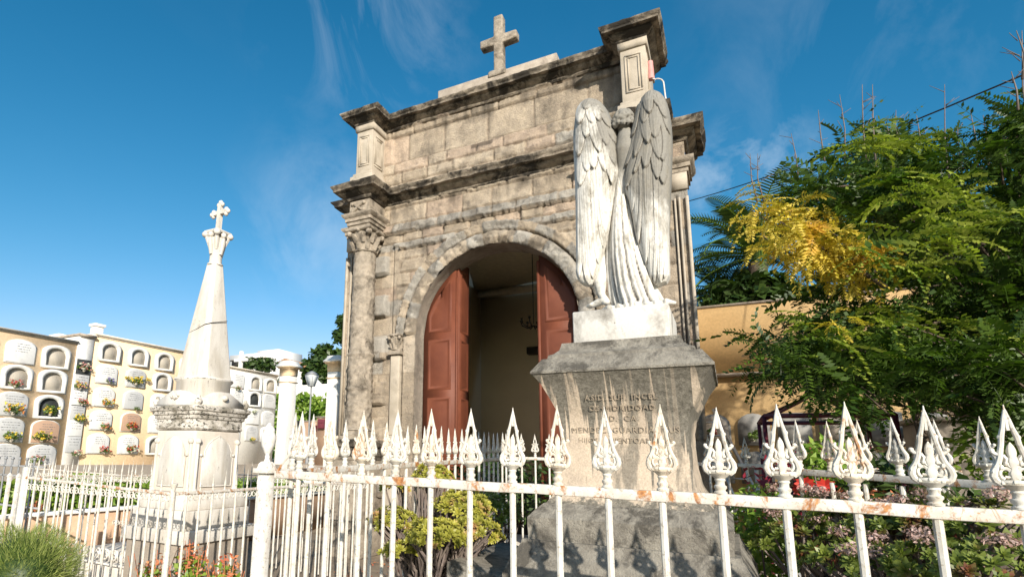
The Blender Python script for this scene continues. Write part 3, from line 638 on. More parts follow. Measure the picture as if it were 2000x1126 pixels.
l2=leaf(-4.78,-4.06,10.30,R(96),panels=P1)
leaf(-3.02,-2.22,10.28,0,panels=P1)
m=MB(); m.box((-3.06,10.24,GZ+.3),(-3.01,10.32,5.4)); m.box((-4.80,10.25,GZ+.3),(-4.765,10.33,5.3)); m.build('door_stile',MT_['door'],chapel)
# chandelier and wall box seen inside
p=thing('chandelier',tuple(atY(1040,630,13.5)),'dark wrought iron chandelier hanging in the dim chapel interior','chandelier'); c=atY(1042,632,13.5)
m=MB(); m.tube([(c.x,c.y,c.z),(c.x,c.y,7.02)],.01,6)
for i in range(8):
    a=2*PI*i/8; ca,sa=math.cos(a),math.sin(a); m.tube([(c.x,c.y,c.z-.05),(c.x+.15*ca,c.y+.15*sa,c.z-.1),(c.x+.3*ca,c.y+.3*sa,c.z-.02),(c.x+.33*ca,c.y+.33*sa,c.z+.08)],.014,6); m.ell((c.x+.33*ca,c.y+.33*sa,c.z+.1),.035,8,6)
m.build('arm_frame',MT_['dark'],p,smooth=True)
c=atY(1040,685,16.7); p=thing('wall_plaque',tuple(c),'small dark box mounted on the cream wall inside the chapel','wall box'); m=MB(); m.box((c.x-.16,16.6,c.z-.1),(c.x+.5,16.85,c.z+.12)); m.box((c.x-.13,16.585,c.z-.07),(c.x+.2,16.6,c.z+.09)); bevel(m.build('case',MT_['dark'],p),.01)
c=atY(1020,925,12.5); p=thing('altar_table',(c.x,c.y,GZ+.3),'dark altar table with a red cloth seen through the doorway','table'); m=MB(); m.box((c.x-.9,12.4,GZ+.3),(c.x+1.2,13.2,.95)); m.build('table_body',MT_['dark'],p); m=MB(); m.box((c.x-.93,12.37,.95),(c.x+1.23,13.23,1.0)); m.build('cloth',MT_['burg'],p)
# ================================================================ ANGEL MONUMENT
PX,PY=-.485,3.42
ped=thing('monument_pedestal',(PX,PY,GZ),'stained tan and grey stone pedestal with a flared cap and worn engraved inscription','pedestal')
def zat(y,Y,x=1215): return atY(x,y,Y).z
def sqgrid(mb,prof,amp=.006,ns=9,seed=1,nu=40):
    """square-section solid from profile [(halfwidth,z)], finely gridded and roughened"""
    zs=[];pr=[]
    for (r0,z0),(r1,z1) in zip(prof,prof[1:]):
        k=max(1,int(math.hypot(r1-r0,z1-z0)/.02))
        for j in range(k): pr.append((r0+(r1-r0)*j/k,z0+(z1-z0)*j/k))
    pr.append(prof[-1]); ring=[]
    for a,b in (((-1,-1),(1,-1)),((1,-1),(1,1)),((1,1),(-1,1)),((-1,1),(-1,-1))):
        for j in range(nu): t=j/nu; ring.append((a[0]+(b[0]-a[0])*t,a[1]+(b[1]-a[1])*t))
    ring.append(ring[0]); P=np.array([[(PX+r*x,PY+r*y,z) for x,y in ring] for r,z in pr])
    nz=(fbm(P,ns,4,seed)-.5)*2*amp; q=np.array(ring)
    P[...,0]+=nz*np.round(q[:,0])[None,:]; P[...,1]+=nz*q[:,1][None,:]
    mb.grid(P); n=len(ring)-1
    for row,fl in ((0,1),(len(pr)-1,0)):
        V=P[row,:-1]; mb.add(np.vstack((V,V.mean(0))),[((i+1)%n,i,n) if fl else (i,(i+1)%n,n) for i in range(n)])
zc=zat(716,2.97)   # cap lower edge
# profile of waist between z 1.35 (foot) and cap underside
m=MB(); sqgrid(m,[(.575,GZ),(.575,1.02),(.545,1.1),(.50,1.17),(.495,1.19)],.008,9,1); m.build('base_block',MT_['pedgrey'],ped,smooth=True)
m=MB(); sqgrid(m,[(.47,1.185),(.475,1.3),(.44,1.335),(.40,1.37)],.006,10,2); m.build('foot_moulding',MT_['pedgrey'],ped,smooth=True)
m=MB(); sqgrid(m,[(.40,1.36),(.37,1.4),(.335,1.47),(.318,1.56),(.31,1.68),(.312,1.76),(.325,1.83),(.365,1.92),(.405,2.0),(.445,zc-.01)],.005,10,3); m.build('shaft',MT_['ped'],ped,smooth=True)
m=MB(); sqgrid(m,[(.45,zc-.012),(.452,zc+.0),(.40,zc+.075),(.375,zc+.08),(.37,zc+.1),(.345,zc+.11),(.318,zc+.135),(.305,zc+.175),(.28,zc+.18)],.005,12,4); m.build('cap',MT_['pedgrey'],ped,smooth=True)
ztop=zc+.18
# engraved lettering (thin dark letters let into the face)
def text(body,size,mat,parent,loc,rot,name='inscription',ext=.001,sx=1):
    cu=bpy.data.curves.new('t','FONT'); cu.body=body; cu.size=size; cu.extrude=ext; cu.align_x='CENTER'; cu.space_character=1.12; cu.resolution_u=2
    t=bpy.data.objects.new('t',cu); COL.objects.link(t); dg=bpy.context.evaluated_depsgraph_get(); me=bpy.data.meshes.new_from_object(t.evaluated_get(dg)); bpy.data.objects.remove(t)
    me.materials.clear(); me.materials.append(mat); o=bpy.data.objects.new(name,me); COL.objects.link(o); o.parent=parent; o.location=Vector(loc)-rootloc(parent); o.rotation_euler=rot; o.scale=(sx,1,1); return o
engr=plain('engraving_shadow',(.22,.18,.135),.95,(.42,.34,.25),60)
for body,y,hw,tilt,sz in (('ASID. SUP. INCEL',774,.374,.42,.043),('OS+MORIDOAD',795,.345,.33,.042),('D.  CA',816,.329,.2,.042),('MENDEZ  GUARDIA  MUS',839,.319,.1,.043),('HIJOS  AMIENTOAMENTE',859,.314,.03,.038)):
    yy=PY-hw; z=zat(y,yy); 
    text(body,sz,engr,ped,(PX+.005,yy-.0065,z-.014),(R(90)+tilt*.0+(.0),0,0)) if False else None
    # surface slope from profile
    prf=[(1.36,.40),(1.4,.37),(1.47,.335),(1.56,.318),(1.68,.31),(1.76,.312),(1.83,.325),(1.92,.365),(2.0,.405),(zc-.01,.445)]
    def hwz(z_): return float(np.interp(z_,[a for a,b in prf],[b for a,b in prf]))
    sl=math.atan2(hwz(z+.02)-hwz(z-.02),.04)
    text(body,sz,engr,ped,(PX+.005,PY-hwz(z)-.0035,z-.014),(R(90)+sl,0,0))
# raised panel outline on lower shaft
# ---- statue
ang=thing('angel_statue',(PX,PY,ztop),'white marble angel seen from behind with two tall folded wings on a white block','statue')
zp0=ztop; zp1=zat(600,PY-.25,1210)
m=MB(); P0=PX; w=.255; 
m.box((PX-w,PY-w,zp0-.002),(PX+w,PY+w,zp1)); bevel(m.build('plinth_block',MT_['plinth'],ang),.008)
def wing(outL,outR,feathers,Yb,name,tipz):
    """outline given by left/right edges as function of photo row; relief of layered feathers"""
    ys=np.arange(outL[0][0],outL[-1][0]+.01,1.1); 
    L=np.interp(ys,[a for a,b in outL],[b for a,b in outL]); Rr=np.interp(ys,[a for a,b in outR],[b for a,b in outR])
    nj=80; u=np.linspace(0,1,nj); XX=L[:,None]+(Rr-L)[:,None]*u[None,:]; YY=np.repeat(ys[:,None],nj,1)
    v=(ys-ys[0])/(ys[-1]-ys[0])
    H=np.zeros_like(XX)-1; lay=0
    for k,(bx,by,tx,ty,w_) in enumerate(feathers):
        if k>7: by-=.45*(ty-by)*.8; bx-=.2*(tx-bx)
        dx,dy=tx-bx,ty-by; Ln=math.hypot(dx,dy); ux,uy=dx/Ln,dy/Ln
        s=((XX-bx)*ux+(YY-by)*uy)/Ln; q=((XX-bx)*-uy+(YY-by)*ux)+3*math.sin(k*2.1)*np.sin(s*2.5)
        sh=w_*np.where(s<.6,.7+.3*np.clip(s,0,1)/.6,np.clip(1-((s-.6)/.4)**2,0,1)**.62)
        ins=(s>0)&(s<1)&(np.abs(q)<sh)
        e=np.abs(q)/np.maximum(sh,1e-3)
        h=k*.0021*0+.0025*(1-e**2)+.011*np.clip(s,0,1)**2+ .0015*np.exp(-(q/1.2)**2)+.0006*np.sin(q*1.1+s*9*np.sign(q)+k)
        H=np.where(ins,h+(k%3)*.0018+feathL(k,len(feathers)),H)
    H=np.where(H<-.5,0,H)
    bul=.10*np.sqrt(np.clip(1-(2*u-1)**2,0,1))[None,:]*np.clip(1.15-.75*v,0.35,1)[:,None]+ .03*(u[None,:] if name=='r' else 1-u[None,:])
    endt=np.sqrt(np.clip(v/.08,0,1))*np.sqrt(np.clip((1-v)/.04,0,1)); bul=bul*(.35+.65*endt[:,None])
    edge=np.clip(np.minimum(u,1-u)/.06,0,1)[None,:]
    dep=bul+H*edge
    D=np.array([[ray(XX[i,j],YY[i,j]) for j in range(nj)] for i in range(len(ys))])
    Yw=Yb-dep
    P=np.array([0,0,1.6])+D*(Yb/D[...,1])[...,None]; P[...,1]=Yw
    P[...,1]+=(fbm(P,20,3,3)-.5)*.004
    Bk=P.copy(); Bk[...,1]=Yb+.035+.0*dep
    mb=MB(); mb.grid(P,flip=True); mb.grid(Bk,flip=False)
    # rim
    n,mm=P.shape[:2]
    idx=[(0,j) for j in range(mm)]+[(i,mm-1) for i in range(1,n)]+[(n-1,j) for j in range(mm-2,-1,-1)]+[(i,0) for i in range(n-2,0,-1)]
    A=np.array([P[i,j] for i,j in idx]); B=np.array([Bk[i,j] for i,j in idx]); k=len(idx)
    mb.add(np.vstack((A,B)),[(i,(i+1)%k,k+(i+1)%k,k+i) for i in range(k)])
    return mb.build('wing',MT_['angel'],ang,smooth='all')
def feathL(k,n): return .02*k/n
fl=[]  # left wing: long primaries first, coverts later
for i,(bx,tx,ty,w_) in enumerate(((1132,1136,548,11),(1143,1150,558,12),(1155,1163,548,11),(1166,1172,520,10),(1176,1181,492,9),(1186,1189,462,9))): fl.append((bx,300,tx,ty,w_))
for a in ((1150,270,1139,375,12),(1155,250,1152,350,12),(1163,270,1169,345,11),(1175,265,1188,349,10),(1180,250,1198,368,9),(1190,245,1206,331,8),(1145,235,1136,320,12),(1155,225,1152,288,12),(1163,230,1180,314,11),(1172,225,1192,300,10),(1182,230,1204,290,8),(1150,210,1141,262,11),(1158,205,1165,262,11),(1165,205,1177,257,9),(1172,200,1199,264,9),(1160,198,1152,236,11),(1168,198,1184,238,9)): fl.append(a)
wing([(204,1153),(206,1146),(212,1138),(222,1131),(240,1126),(270,1122.5),(300,1122.5),(350,1125),(420,1127),(500,1128),(535,1127),(550,1131),(556,1140),(558,1150)],
     [(204,1166),(206,1174),(212,1182),(222,1190),(240,1198),(265,1208),(300,1213),(340,1213),(370,1205),(400,1200),(450,1192),(480,1183),(510,1174),(535,1166),(550,1160),(556,1156),(558,1151)],fl,3.3,'l',0)
fr_=[]
for (bx,tx,ty,w_) in ((1306,1300,548,11),(1295,1290,558,11),(1283,1282,556,9),(1272,1273,553,9),(1262,1262,520,9),(1254,1250,480,8),(1246,1243,457,8),(1236,1234,420,8)): fr_.append((bx,300,tx,ty,w_))
for a in ((1300,260,1300,372,11),(1285,270,1288,364,12),(1270,265,1263,344,11),(1258,285,1245,352,10),(1255,280,1226,376,9),(1248,260,1223,334,8),(1295,235,1300,330,11),(1278,240,1292,328,12),(1262,245,1243,322,9),(1265,225,1272,300,11),(1283,215,1284,290,12),(1300,225,1310,273,9),(1250,235,1240,280,8),(1268,205,1262,262,10),(1280,200,1296,232,11),(1272,195,1275,245,10),(1290,200,1304,250,9)): fr_.append(a)
wing([(189,1274),(191,1266),(196,1257),(205,1249),(220,1243),(240,1238),(262,1233),(290,1227),(320,1220),(350,1215),(375,1219),(395,1228),(430,1236),(460,1240),(490,1246),(520,1256),(540,1264),(552,1272),(558,1282)],
     [(189,1281),(191,1289),(196,1296),(205,1303),(220,1308),(240,1311),(262,1312.5),(290,1313),(320,1312),(350,1311),(375,1310),(395,1309),(430,1308),(460,1307),(490,1307),(520,1308),(540,1308),(552,1302),(558,1286)],fr_,3.3,'r',0)
def vox(mb,name,mat,parent,vs=.008,smooth=4,disp=0):
    o=mb.build(name,mat,parent,smooth='all'); m=o.modifiers.new('r','REMESH'); m.mode='VOXEL'; m.voxel_size=vs; m.use_smooth_shade=True
    if smooth: s=o.modifiers.new('s','SMOOTH'); s.iterations=smooth; s.factor=.5
    dg=bpy.context.evaluated_depsgraph_get(); me=bpy.data.meshes.new_from_object(o.evaluated_get(dg)); o.modifiers.clear(); old=o.data; o.data=me; me.name=name; bpy.data.meshes.remove(old)
    if not me.materials: me.materials.append(mat)
    return o
def q(px,py,Y): return tuple(atY(px,py,Y))
m=MB()
hx=q(1218,238,3.26); m.ell(hx,(.052,.06,.066)); m.tube([q(1219,248,3.27),q(1222,268,3.26),q(1222,292,3.27),q(1220,330,3.29),q(1218,380,3.31)],[.030,.05,.062,.045,.042],14)
m.ell((hx[0],hx[1]+.05,hx[2]-.015),(.036,.03,.045)); m.ell((hx[0],hx[1]+.085,hx[2]-.01),(.009,.012,.012))   # face, nose on the far side
for s_ in (-1,1): m.ell((hx[0]+s_*.05,hx[1]+.01,hx[2]-.005),(.008,.012,.016))
m.ell(q(1219,320,3.42),(.115,.075,.13)); m.ell(q(1218,400,3.44),(.085,.065,.15)); m.ell(q(1219,455,3.44),(.12,.09,.12))
for s_ in (-1,1):   # arms folded forward
    a=Vector(q(1219,300,3.42)); m.tube([a+Vector((s_*.1,0,.02)),a+Vector((s_*.15,.06,-.12)),a+Vector((s_*.04,.14,-.02))],[.036,.032,.022],10)
    hnd=a+Vector((s_*.03,.15,0)); 
    for f in range(5): m.tube([hnd,hnd+Vector((-s_*.01+.008*(f-2),.012,.045+.006*(2-abs(f-2))))],[.009,.006],6)
# bare left leg: thigh, knee, calf, heel, foot with toes
hip=Vector(q(1205,455,3.42)); knee=Vector(q(1182,505,3.38)); kn2=Vector(q(1178,532,3.33)); calf=Vector(q(1172,552,3.31)); ank=Vector(q(1174,576,3.31)); heel=Vector(q(1184,590,3.28)); ball=Vector(q(1156,596,3.30)); toe=Vector(q(1146,600,3.33))
m.tube([hip,knee,kn2],[.07,.06,.036],14); m.tube([kn2,calf,ank],[.034,.038,.024],14); m.tube([ank,heel+Vector((0,0,.008)),(heel+ball)/2+Vector((0,0,.01)),ball],[.024,.026,.023,.018],12)
m.ell(heel,(.024,.026,.02))
for f in range(5): m.tube([ball+Vector((0,.012*(f-2),0)),toe+Vector((.004*abs(f-1),.011*(f-2),-.002))],[.010,.007],8)
m.tube([Vector(q(1235,460,3.45)),Vector(q(1248,520,3.44)),Vector(q(1262,575,3.42))],[.07,.05,.03],12); m.ell(q(1292,588,3.36),(.035,.03,.014))
body=vox(m,'body',MT_['angel'],ang,.006,3)
m=MB(); rr=random.Random(3)
for i in range(90):
    a=rr.uniform(0,2*PI); b=rr.uniform(-.5,1.2); c_=Vector((math.cos(a)*math.cos(b)*.055,math.sin(a)*math.cos(b)*.062-.006,math.sin(b)*.066+.004))
    if c_.y>.045 and c_.z<.03: continue
    p=Vector(hx)+c_; m.tube([p,p+Vector((rr.uniform(-.012,.012),-.008,-.02)),p+Vector((rr.uniform(-.012,.012),0,-.032))],[.013,.012,.006],6)
m.ell((hx[0],hx[1]-.005,hx[2]+.01),(.054,.06,.062)); vox(m,'hair',MT_['angel'],ang,.005,1)
# robe
def robe():
    rows=[(262,1203,1242),(285,1198,1246),(300,1198,1246),(350,1203,1230),(400,1198,1232),(440,1192,1240),(480,1188,1250),(520,1189,1262),(550,1192,1272),(575,1196,1284),(592,1200,1293),(600,1203,1299)]
    ys=np.arange(262,600.1,2.); L=np.interp(ys,[r[0] for r in rows],[r[1] for r in rows]); Rr=np.interp(ys,[r[0] for r in rows],[r[2] for r in rows])
    nt_=120; th=np.linspace(0,2*PI,nt_+1); P=np.zeros((len(ys),nt_+1,3))
    for i,y in enumerate(ys):
        v=(y-262)/338; a=Vector(q(L[i],y,3.38)); b=Vector(q(Rr[i],y,3.38)); c=(a+b)/2; hw=(b.x-a.x)/2; dp=.07+.07*v
        if y>598: pass
        for j,t in enumerate(th):
            ph=t*9+ 3.2*v*v*math.cos(t)+ (2.5*v)*1.2
            fold=(.10+.14*v)*(abs(math.sin(ph*.5+1.4*math.sin(t*2+1)))**.6-.5)*min(1,v*4+.2)+.05*math.sin(t*23+v*9)*v
            r=1+fold; P[i,j]=(c.x+math.cos(t)*hw*r,c.y-.02+math.sin(t)*dp*r,c.z)
    P[:,-1]=P[:,0]
    P[-1,:,2]=zp1-.002; 
    P[...,0]+=(fbm(P,18,3,4)-.5)*.006
    mb=MB(); mb.grid(P,flip=True); n=nt_
    V=P[0,:-1]; mb.add(np.vstack((V,V.mean(0))),[((i+1)%n,i,n) for i in range(n)]); V=P[-1,:-1]; mb.add(np.vstack((V,V.mean(0))),[(i,(i+1)%n,n) for i in range(n)])
    # hem ripples on the block
    for k in range(7):
        x0=PX-.10+k*.05; mb.tube([(x0,PY-.17,zp1+.012),(x0+.04,PY-.2,zp1+.02),(x0+.09,PY-.19,zp1+.008)],[.012,.02,.008],8)
    # diagonal swags
    for k,(a_,b_,c_) in enumerate((((1216,430),(1222,510),(1262,585)),((1224,420),(1238,500),(1276,580)),((1210,470),(1215,540),(1238,592)),((1232,440),(1250,520),(1285,586)),((1200,450),(1200,520),(1212,594)))):
        pts=[]
        for t in np.linspace(0,1,12):
            x=(1-t)**2*a_[0]+2*t*(1-t)*b_[0]+t*t*c_[0]; y=(1-t)**2*a_[1]+2*t*(1-t)*b_[1]+t*t*c_[1]; pts.append(q(x,y,3.285-.03*t-.0*k))
        mb.tube(pts,[.004+.010*math.sin(PI*min(1,t*1.2)) for t in np.linspace(0,.8,12)],8)
    return vox(mb,'robe',MT_['angel'],ang,.0055,2)
robe()
# ================================================================ FRONT FENCE (ornamental finials)
def finial_mesh(sc=1.,open_=True):
    m=MB()
    m.lathe([(.018,0),(.019,.006),(.014,.01),(.014,.014),(.018,.019),(.018,.025),(.013,.029),(.0125,.038),(.016,.043),(.014,.048),(.022,.055),(.03,.062)],(0,0,0),12)
    m.lathe([(.010,.055),(.026,.061),(.035,.068),(.033,.075),(.012,.073)],(0,0,0),12,1,.5)
    for s_ in (-1,1):
        m.tube([(s_*.026,0,.062),(s_*.037,0,.072),(s_*.041,0,.084),(s_*.038,0,.099),(s_*.029,0,.116),(s_*.024,0,.132),(s_*.0215,0,.146),(s_*.0165,0,.17),(s_*.0145,0,.188),(s_*.009,0,.212),(s_*.004,0,.24),(0,0,.262)],[.0075,.0085,.0085,.0078,.007,.0065,.0062,.0056,.0062,.005,.0042,.0028],7,flat=1.25)
        m.tube([(s_*.022,0,.14),(s_*.031,0,.143),(s_*.037,0,.149),(s_*.034,0,.156)],[.006,.0055,.0052,.0045],6); m.ell((s_*.0365,0,.151),.0062,7,5)
        m.ell((s_*.041,-.002,.094),(.007,.008,.007),7,5); m.ell((s_*.0155,0,.187),(.0075,.007,.008),7,5)
        m.tube([(s_*(.016+.0125*math.cos(t)*(1-t/14)),0,.092+.015*math.sin(t)*(1-t/14)) for t in np.linspace(-1.2,5.2,14)],.0048,5)
        m.tube([(s_*.006,0,.108),(s_*.014,0,.118),(s_*.012,0,.13),(s_*.018,0,.14)],.0052,5)
        m.ell((s_*.014,-.003,.117),(.006,.006,.006),6,4); m.ell((s_*.024,-.003,.108),(.006,.007,.008),6,4)
    m.lathe([(.006,.07),(.011,.08),(.013,.092),(.008,.104),(.0105,.114),(.0125,.124),(.008,.136),(.010,.146),(.009,.156),(.0065,.164),(.001,.174)],(0,0,0),8,1,.8)
    m.tube([(0,0,.205),(0,0,.235),(0,0,.274)],[.005,.0052,.0014],6)
    for k in range(7): a=k*.9; m.ell((.03*math.cos(a),.015*math.sin(a),.067+.003*(k%2)),.006,6,4)
    if sc!=1: m.v=[v*sc for v in m.v]
    return m
def spear_mesh(h=.2,sc=1):
    m=MB(); m.lathe([(.011,0),(.013,.006),(.008,.014),(.012,.022),(.008,.03),(.009,.04),(.017,.055),(.012,.075),(.006,.13),(.001,h)],(0,0,0),8,1,.6); m.ell((0,0,.045),(.018,.01,.009),8,5); return m
FIN={}
def fence_run(root,A,B,zb,zt0,zt1,spacing,kind,rad=.0115,start=0.,rail_h=.034,rail_w=.03,mid=None,band=False,low=None,fsc=1.,skip=(),jit=.006,seed=0,ends=(True,True),tipmat=True):
    """bars from zb up through the rail; world A,B plan points; rail heights zt0..zt1"""
    rr=random.Random(seed); A=Vector(A);B=Vector(B); L=(B-A).length; d=(B-A)/L; ang_=math.atan2(d.y,d.x); rl=rootloc(root)
    nn=Vector((d.y,-d.x))
    def rail(z0,z1,h,w_,nm='rail',mat=None):
        m=MB(); k=max(2,int(L/.12)); pts=[]
        V=[]
        for i in range(k+1):
            t=i/k; c=A+d*(L*t); zz=z0+(z1-z0)*t+rr.uniform(-.0015,.0015)
            for sx,sz in ((-1,-1),(1,-1),(1,1),(-1,1)): V.append((c.x+nn.x*w_/2*sx,c.y+nn.y*w_/2*sx,zz+sz*h/2))
        F=[(i*4+a,i*4+(a+1)%4,(i+1)*4+(a+1)%4,(i+1)*4+a) for i in range(k) for a in range(4)]+[(3,2,1,0),(4*k,4*k+1,4*k+2,4*k+3)]
        m.add(V,F); o=m.build(nm,mat or MT_['rail'],root); bevel(o,.003,2); return o
    rail(zt0,zt1,rail_h,rail_w)
    if low is not None: rail(low,low,rail_h*.8,rail_w*.8)
    n=int((L-start)/spacing+1e-6)
    for i in range(n+1):
        if i in skip: continue
        s=start+i*spacing
        if s>L+.001: break
        t=s/L; c=A+d*s; zt=zt0+(zt1-zt0)*t; H=zt-rail_h/2-zb
        key=('bar',round(H,1),rad,kind)
        m=MB(); ln=rr.uniform(-jit,jit); m.tube([(0,0,0),(ln,0,H*.5),(ln*.5,0,H)],rad,8); bo=m.build('bar',MT_['paint'],root,smooth=True,local=True) if i%6==0 or key not in FIN else None
        if bo is None: bo=copy(FIN[key],root)
        else: FIN[key]=bo
        bo.location=Vector((c.x,c.y,zb))-rl; bo.rotation_euler=(0,0,ang_)
        fk=(kind,fsc)
        if fk not in FIN:
            fm_=finial_mesh(fsc) if kind=='fin' else spear_mesh(.22*fsc); fo=fm_.build('finial',MT_['paint'],bo,smooth=True,local=True); FIN[fk]=fo
        else: fo=copy(FIN[fk],bo); fo.parent=bo
        if kind=='fin' and rr.random()<.22:
            fo.data=fo.data.copy(); fo.data.materials[0]=MT_['tip']
        fo.location=(ln*.5+rr.uniform(-.001,.001),0,H+rail_h-.001); fo.rotation_euler=(rr.uniform(-.03,.03),rr.uniform(-.03,.03),rr.uniform(-.12,.12)); fo.scale=(1,1,rr.uniform(.96,1.03))
    if band:
        for bz in (band if hasattr(band,'__len__') else (band,)):
            m=MB(); k=int(L/spacing)
            for i in range(k):
                for half in (0,1):
                    c=A+d*(start+(i+.27+.46*half)*spacing)
                    if (c-A).length>L: continue
                    pts=[]; sg=1 if half else -1
                    for t in np.linspace(.0,2*PI*1.35,16):
                        r_=.048-.0045*t; pts.append((c.x+d.x*r_*math.cos(t)*sg,c.y+d.y*r_*math.cos(t)*sg,bz+((zt1-zt0)*((c-A).length/L) if abs(zt1-zt0)>.01 else 0)*0+r_*math.sin(t)))
                    m.tube(pts,.0065,5)
            m.build('scroll_band',MT_['paint'],root,smooth=True)
    return root
Xs=-.702+.167*-7
Fn=thing('ornamental_fence',(-.6,2,0),'white rusting iron fence in front with the largest spear finials and one long rail','fence')
fence_run(Fn,(-1.84,2.0),(1.3,2.0),-.2,1.505,1.475,.167,'fin',start=(-.702-.167*6)+1.84-.0,seed=1)
# corner post + urn
m=MB(); m.box((-1.93,1.975,-.3),(-1.875,2.03,1.505)); bevel(m.build('corner_post',MT_['paint2'],Fn),.004)
m=MB(); m.box((-1.945,1.955,1.507),(-1.86,2.05,1.53)); bevel(m.build('post_cap',MT_['rail'],Fn),.003)
m=MB(); m.sq([(.03,0),(.026,.02),(.018,.03)],(-1.902,2.0,1.53)); m.lathe([(.016,.03),(.01,.045),(.012,.052),(.009,.06),(.018,.075),(.03,.1),(.036,.13),(.035,.15),(.027,.165),(.029,.175),(.02,.19),(.008,.205),(.001,.21)],(-1.902,2.0,1.53),16); m.build('urn_finial',MT_['paint2'],Fn,smooth=True)
# curls beside the post (broken scroll)
m=MB(); m.tube([(-1.83,2.0,1.52),(-1.8,2.0,1.56),(-1.74,2.0,1.62),(-1.70,2.0,1.66)],.006,6); m.tube([(-1.86,2.03,1.5),(-1.79,2.1,1.47),(-1.72,2.25,1.46)],.007,6); m.build('brace',MT_['rail'],Fn,smooth=True)
LB=(-2.28,6.6)
Fl=thing('ornamental_fence',(-2.05,4.3,0),'left side run of the white finial fence receding towards the chapel door','fence')
fence_run(Fl,(-1.905,2.06),LB,-.2,1.505,1.60,.167,'fin',start=.13,seed=2)
Fb=thing('ornamental_fence',(0,6.6,0),'back run of the finial fence with small looking finials behind the pedestal','fence')
fence_run(Fb,(-2.28,6.6),(1.75,6.6),-.2,1.60,1.555,.167,'fin',start=.08,seed=3,skip=(16,))
m=MB(); m.box((.20,6.57,-.2),(.235,6.61,1.53)); m.build('gate_post',MT_['rail'],Fb)
XR=float(atZ(1953,961,1.5).x); 
pr_=atZ(1707,930,1.545); pq_=atZ(1953,961,1.5)
Fr=thing('ornamental_fence',(pq_.x,3,0),'right side run of the fence whose finials are seen edge-on above the pink flowering succulents','fence')
dd=(pr_-pq_); dd=Vector((dd.x,dd.y)).normalized(); A=Vector((pq_.x,pq_.y))-dd*1.2; B=Vector((pr_.x,pr_.y))+dd*.4
fence_run(Fr,tuple(A),tuple(B),-.2,1.49,1.555,.167,'fin',start=.06,seed=4)
print('right side fence',A,B,pr_,pq_)
# ================================================================ OBELISK TOMB + FENCE
F2=thing('spear_fence',(-6,4,GZ),'low white fence with plain spear tips and scroll band around the obelisk tomb, front run','fence')
zr=1.165
fence_run(F2,(-7.86,4.0),(-5.09,4.0),-.3,1.235,zr,.17,'spear',start=.05,rad=.013,rail_h=.03,rail_w=.035,band=(zr-.05,),seed=5,jit=.006)
m=MB(); m.tube([(-5.06,4,-.3),(-5.06,4,zr+.02)],.027,12); m.lathe([(.016,0),(.02,.03),(.034,.06),(.036,.085),(.03,.086)],(-5.06,4,zr+.02),12); m.build('corner_post',MT_['paint'],F2,smooth=True)
F3=thing('spear_fence',(-5.06,5.5,GZ),'right run of the low spear tipped fence beside the obelisk tomb','fence')
fence_run(F3,(-5.06,4.03),(-5.06,7.6),-.3,zr,1.19,.17,'spear',start=.14,rad=.013,rail_h=.03,rail_w=.035,band=(zr-.05,),seed=6)
F4=thing('spear_fence',(-6.5,7.6,GZ),'far run of the spear tipped fence behind the obelisk tomb','fence')
fence_run(F4,(-9.6,7.6),(-5.06,7.6),-.3,1.2,1.2,.18,'spear',start=.04,rad=.011,rail_h=.02,band=(1.12,),seed=7)
F5=thing('spear_fence',(-8.3,5.8,GZ),'left run of the spear tipped fence closing the obelisk enclosure','fence')
fence_run(F5,(-7.86,4.03),(-8.2,7.55),-.3,1.24,1.2,.18,'spear',start=.1,rad=.011,rail_h=.02,band=(1.16,),seed=8)
m=MB(); m.box((-7.92,3.97,-.3),(-7.85,4.04,1.36)); m.build('end_post',MT_['paint'],F5)
tomb=thing('obelisk_tomb',(-6.3,5.3,GZ),'tall white marble obelisk with a trefoil cross on a panelled tomb base','monument')
cx,cy=-6.3,5.3; hw=.53
def zz(y,Y=4.8,x=362): return float(atY(x,y,Y).z)
z_a,z_b,z_c,z_d=zz(1064),zz(1028),zz(990),zz(968)
print('tomb z',z_a,z_b,z_c,z_d)
m=MB(); m.sq([(hw+.0,GZ),(hw+.0,z_a)],(cx,cy,0)); bevel(m.build('footing',MT_['conc'],tomb),.01)
m=MB(); m.sq([(hw+.045,z_a),(hw+.045,z_b-.05)],(cx,cy,0)); m.sq([(hw-.02,z_b-.05),(hw-.02,z_c-.05)],(cx,cy,0)); m.sq([(hw-.06,z_c-.05),(hw-.05,z_c+.02),(hw-.09,z_d+.02)],(cx,cy,0)); bevel(m.build('plinth',MT_['obel'],tomb),.012)
zb0=z_d+.02; zb1=zz(838,4.85,382); bw=.375
m=MB(); m.sq([(bw+.004,zb0),(bw-.0,zb1)],(cx,cy,0)); bevel(m.build('tomb_body',MT_['obelpink'],tomb),.03,3)
print('body',zb0,zb1)
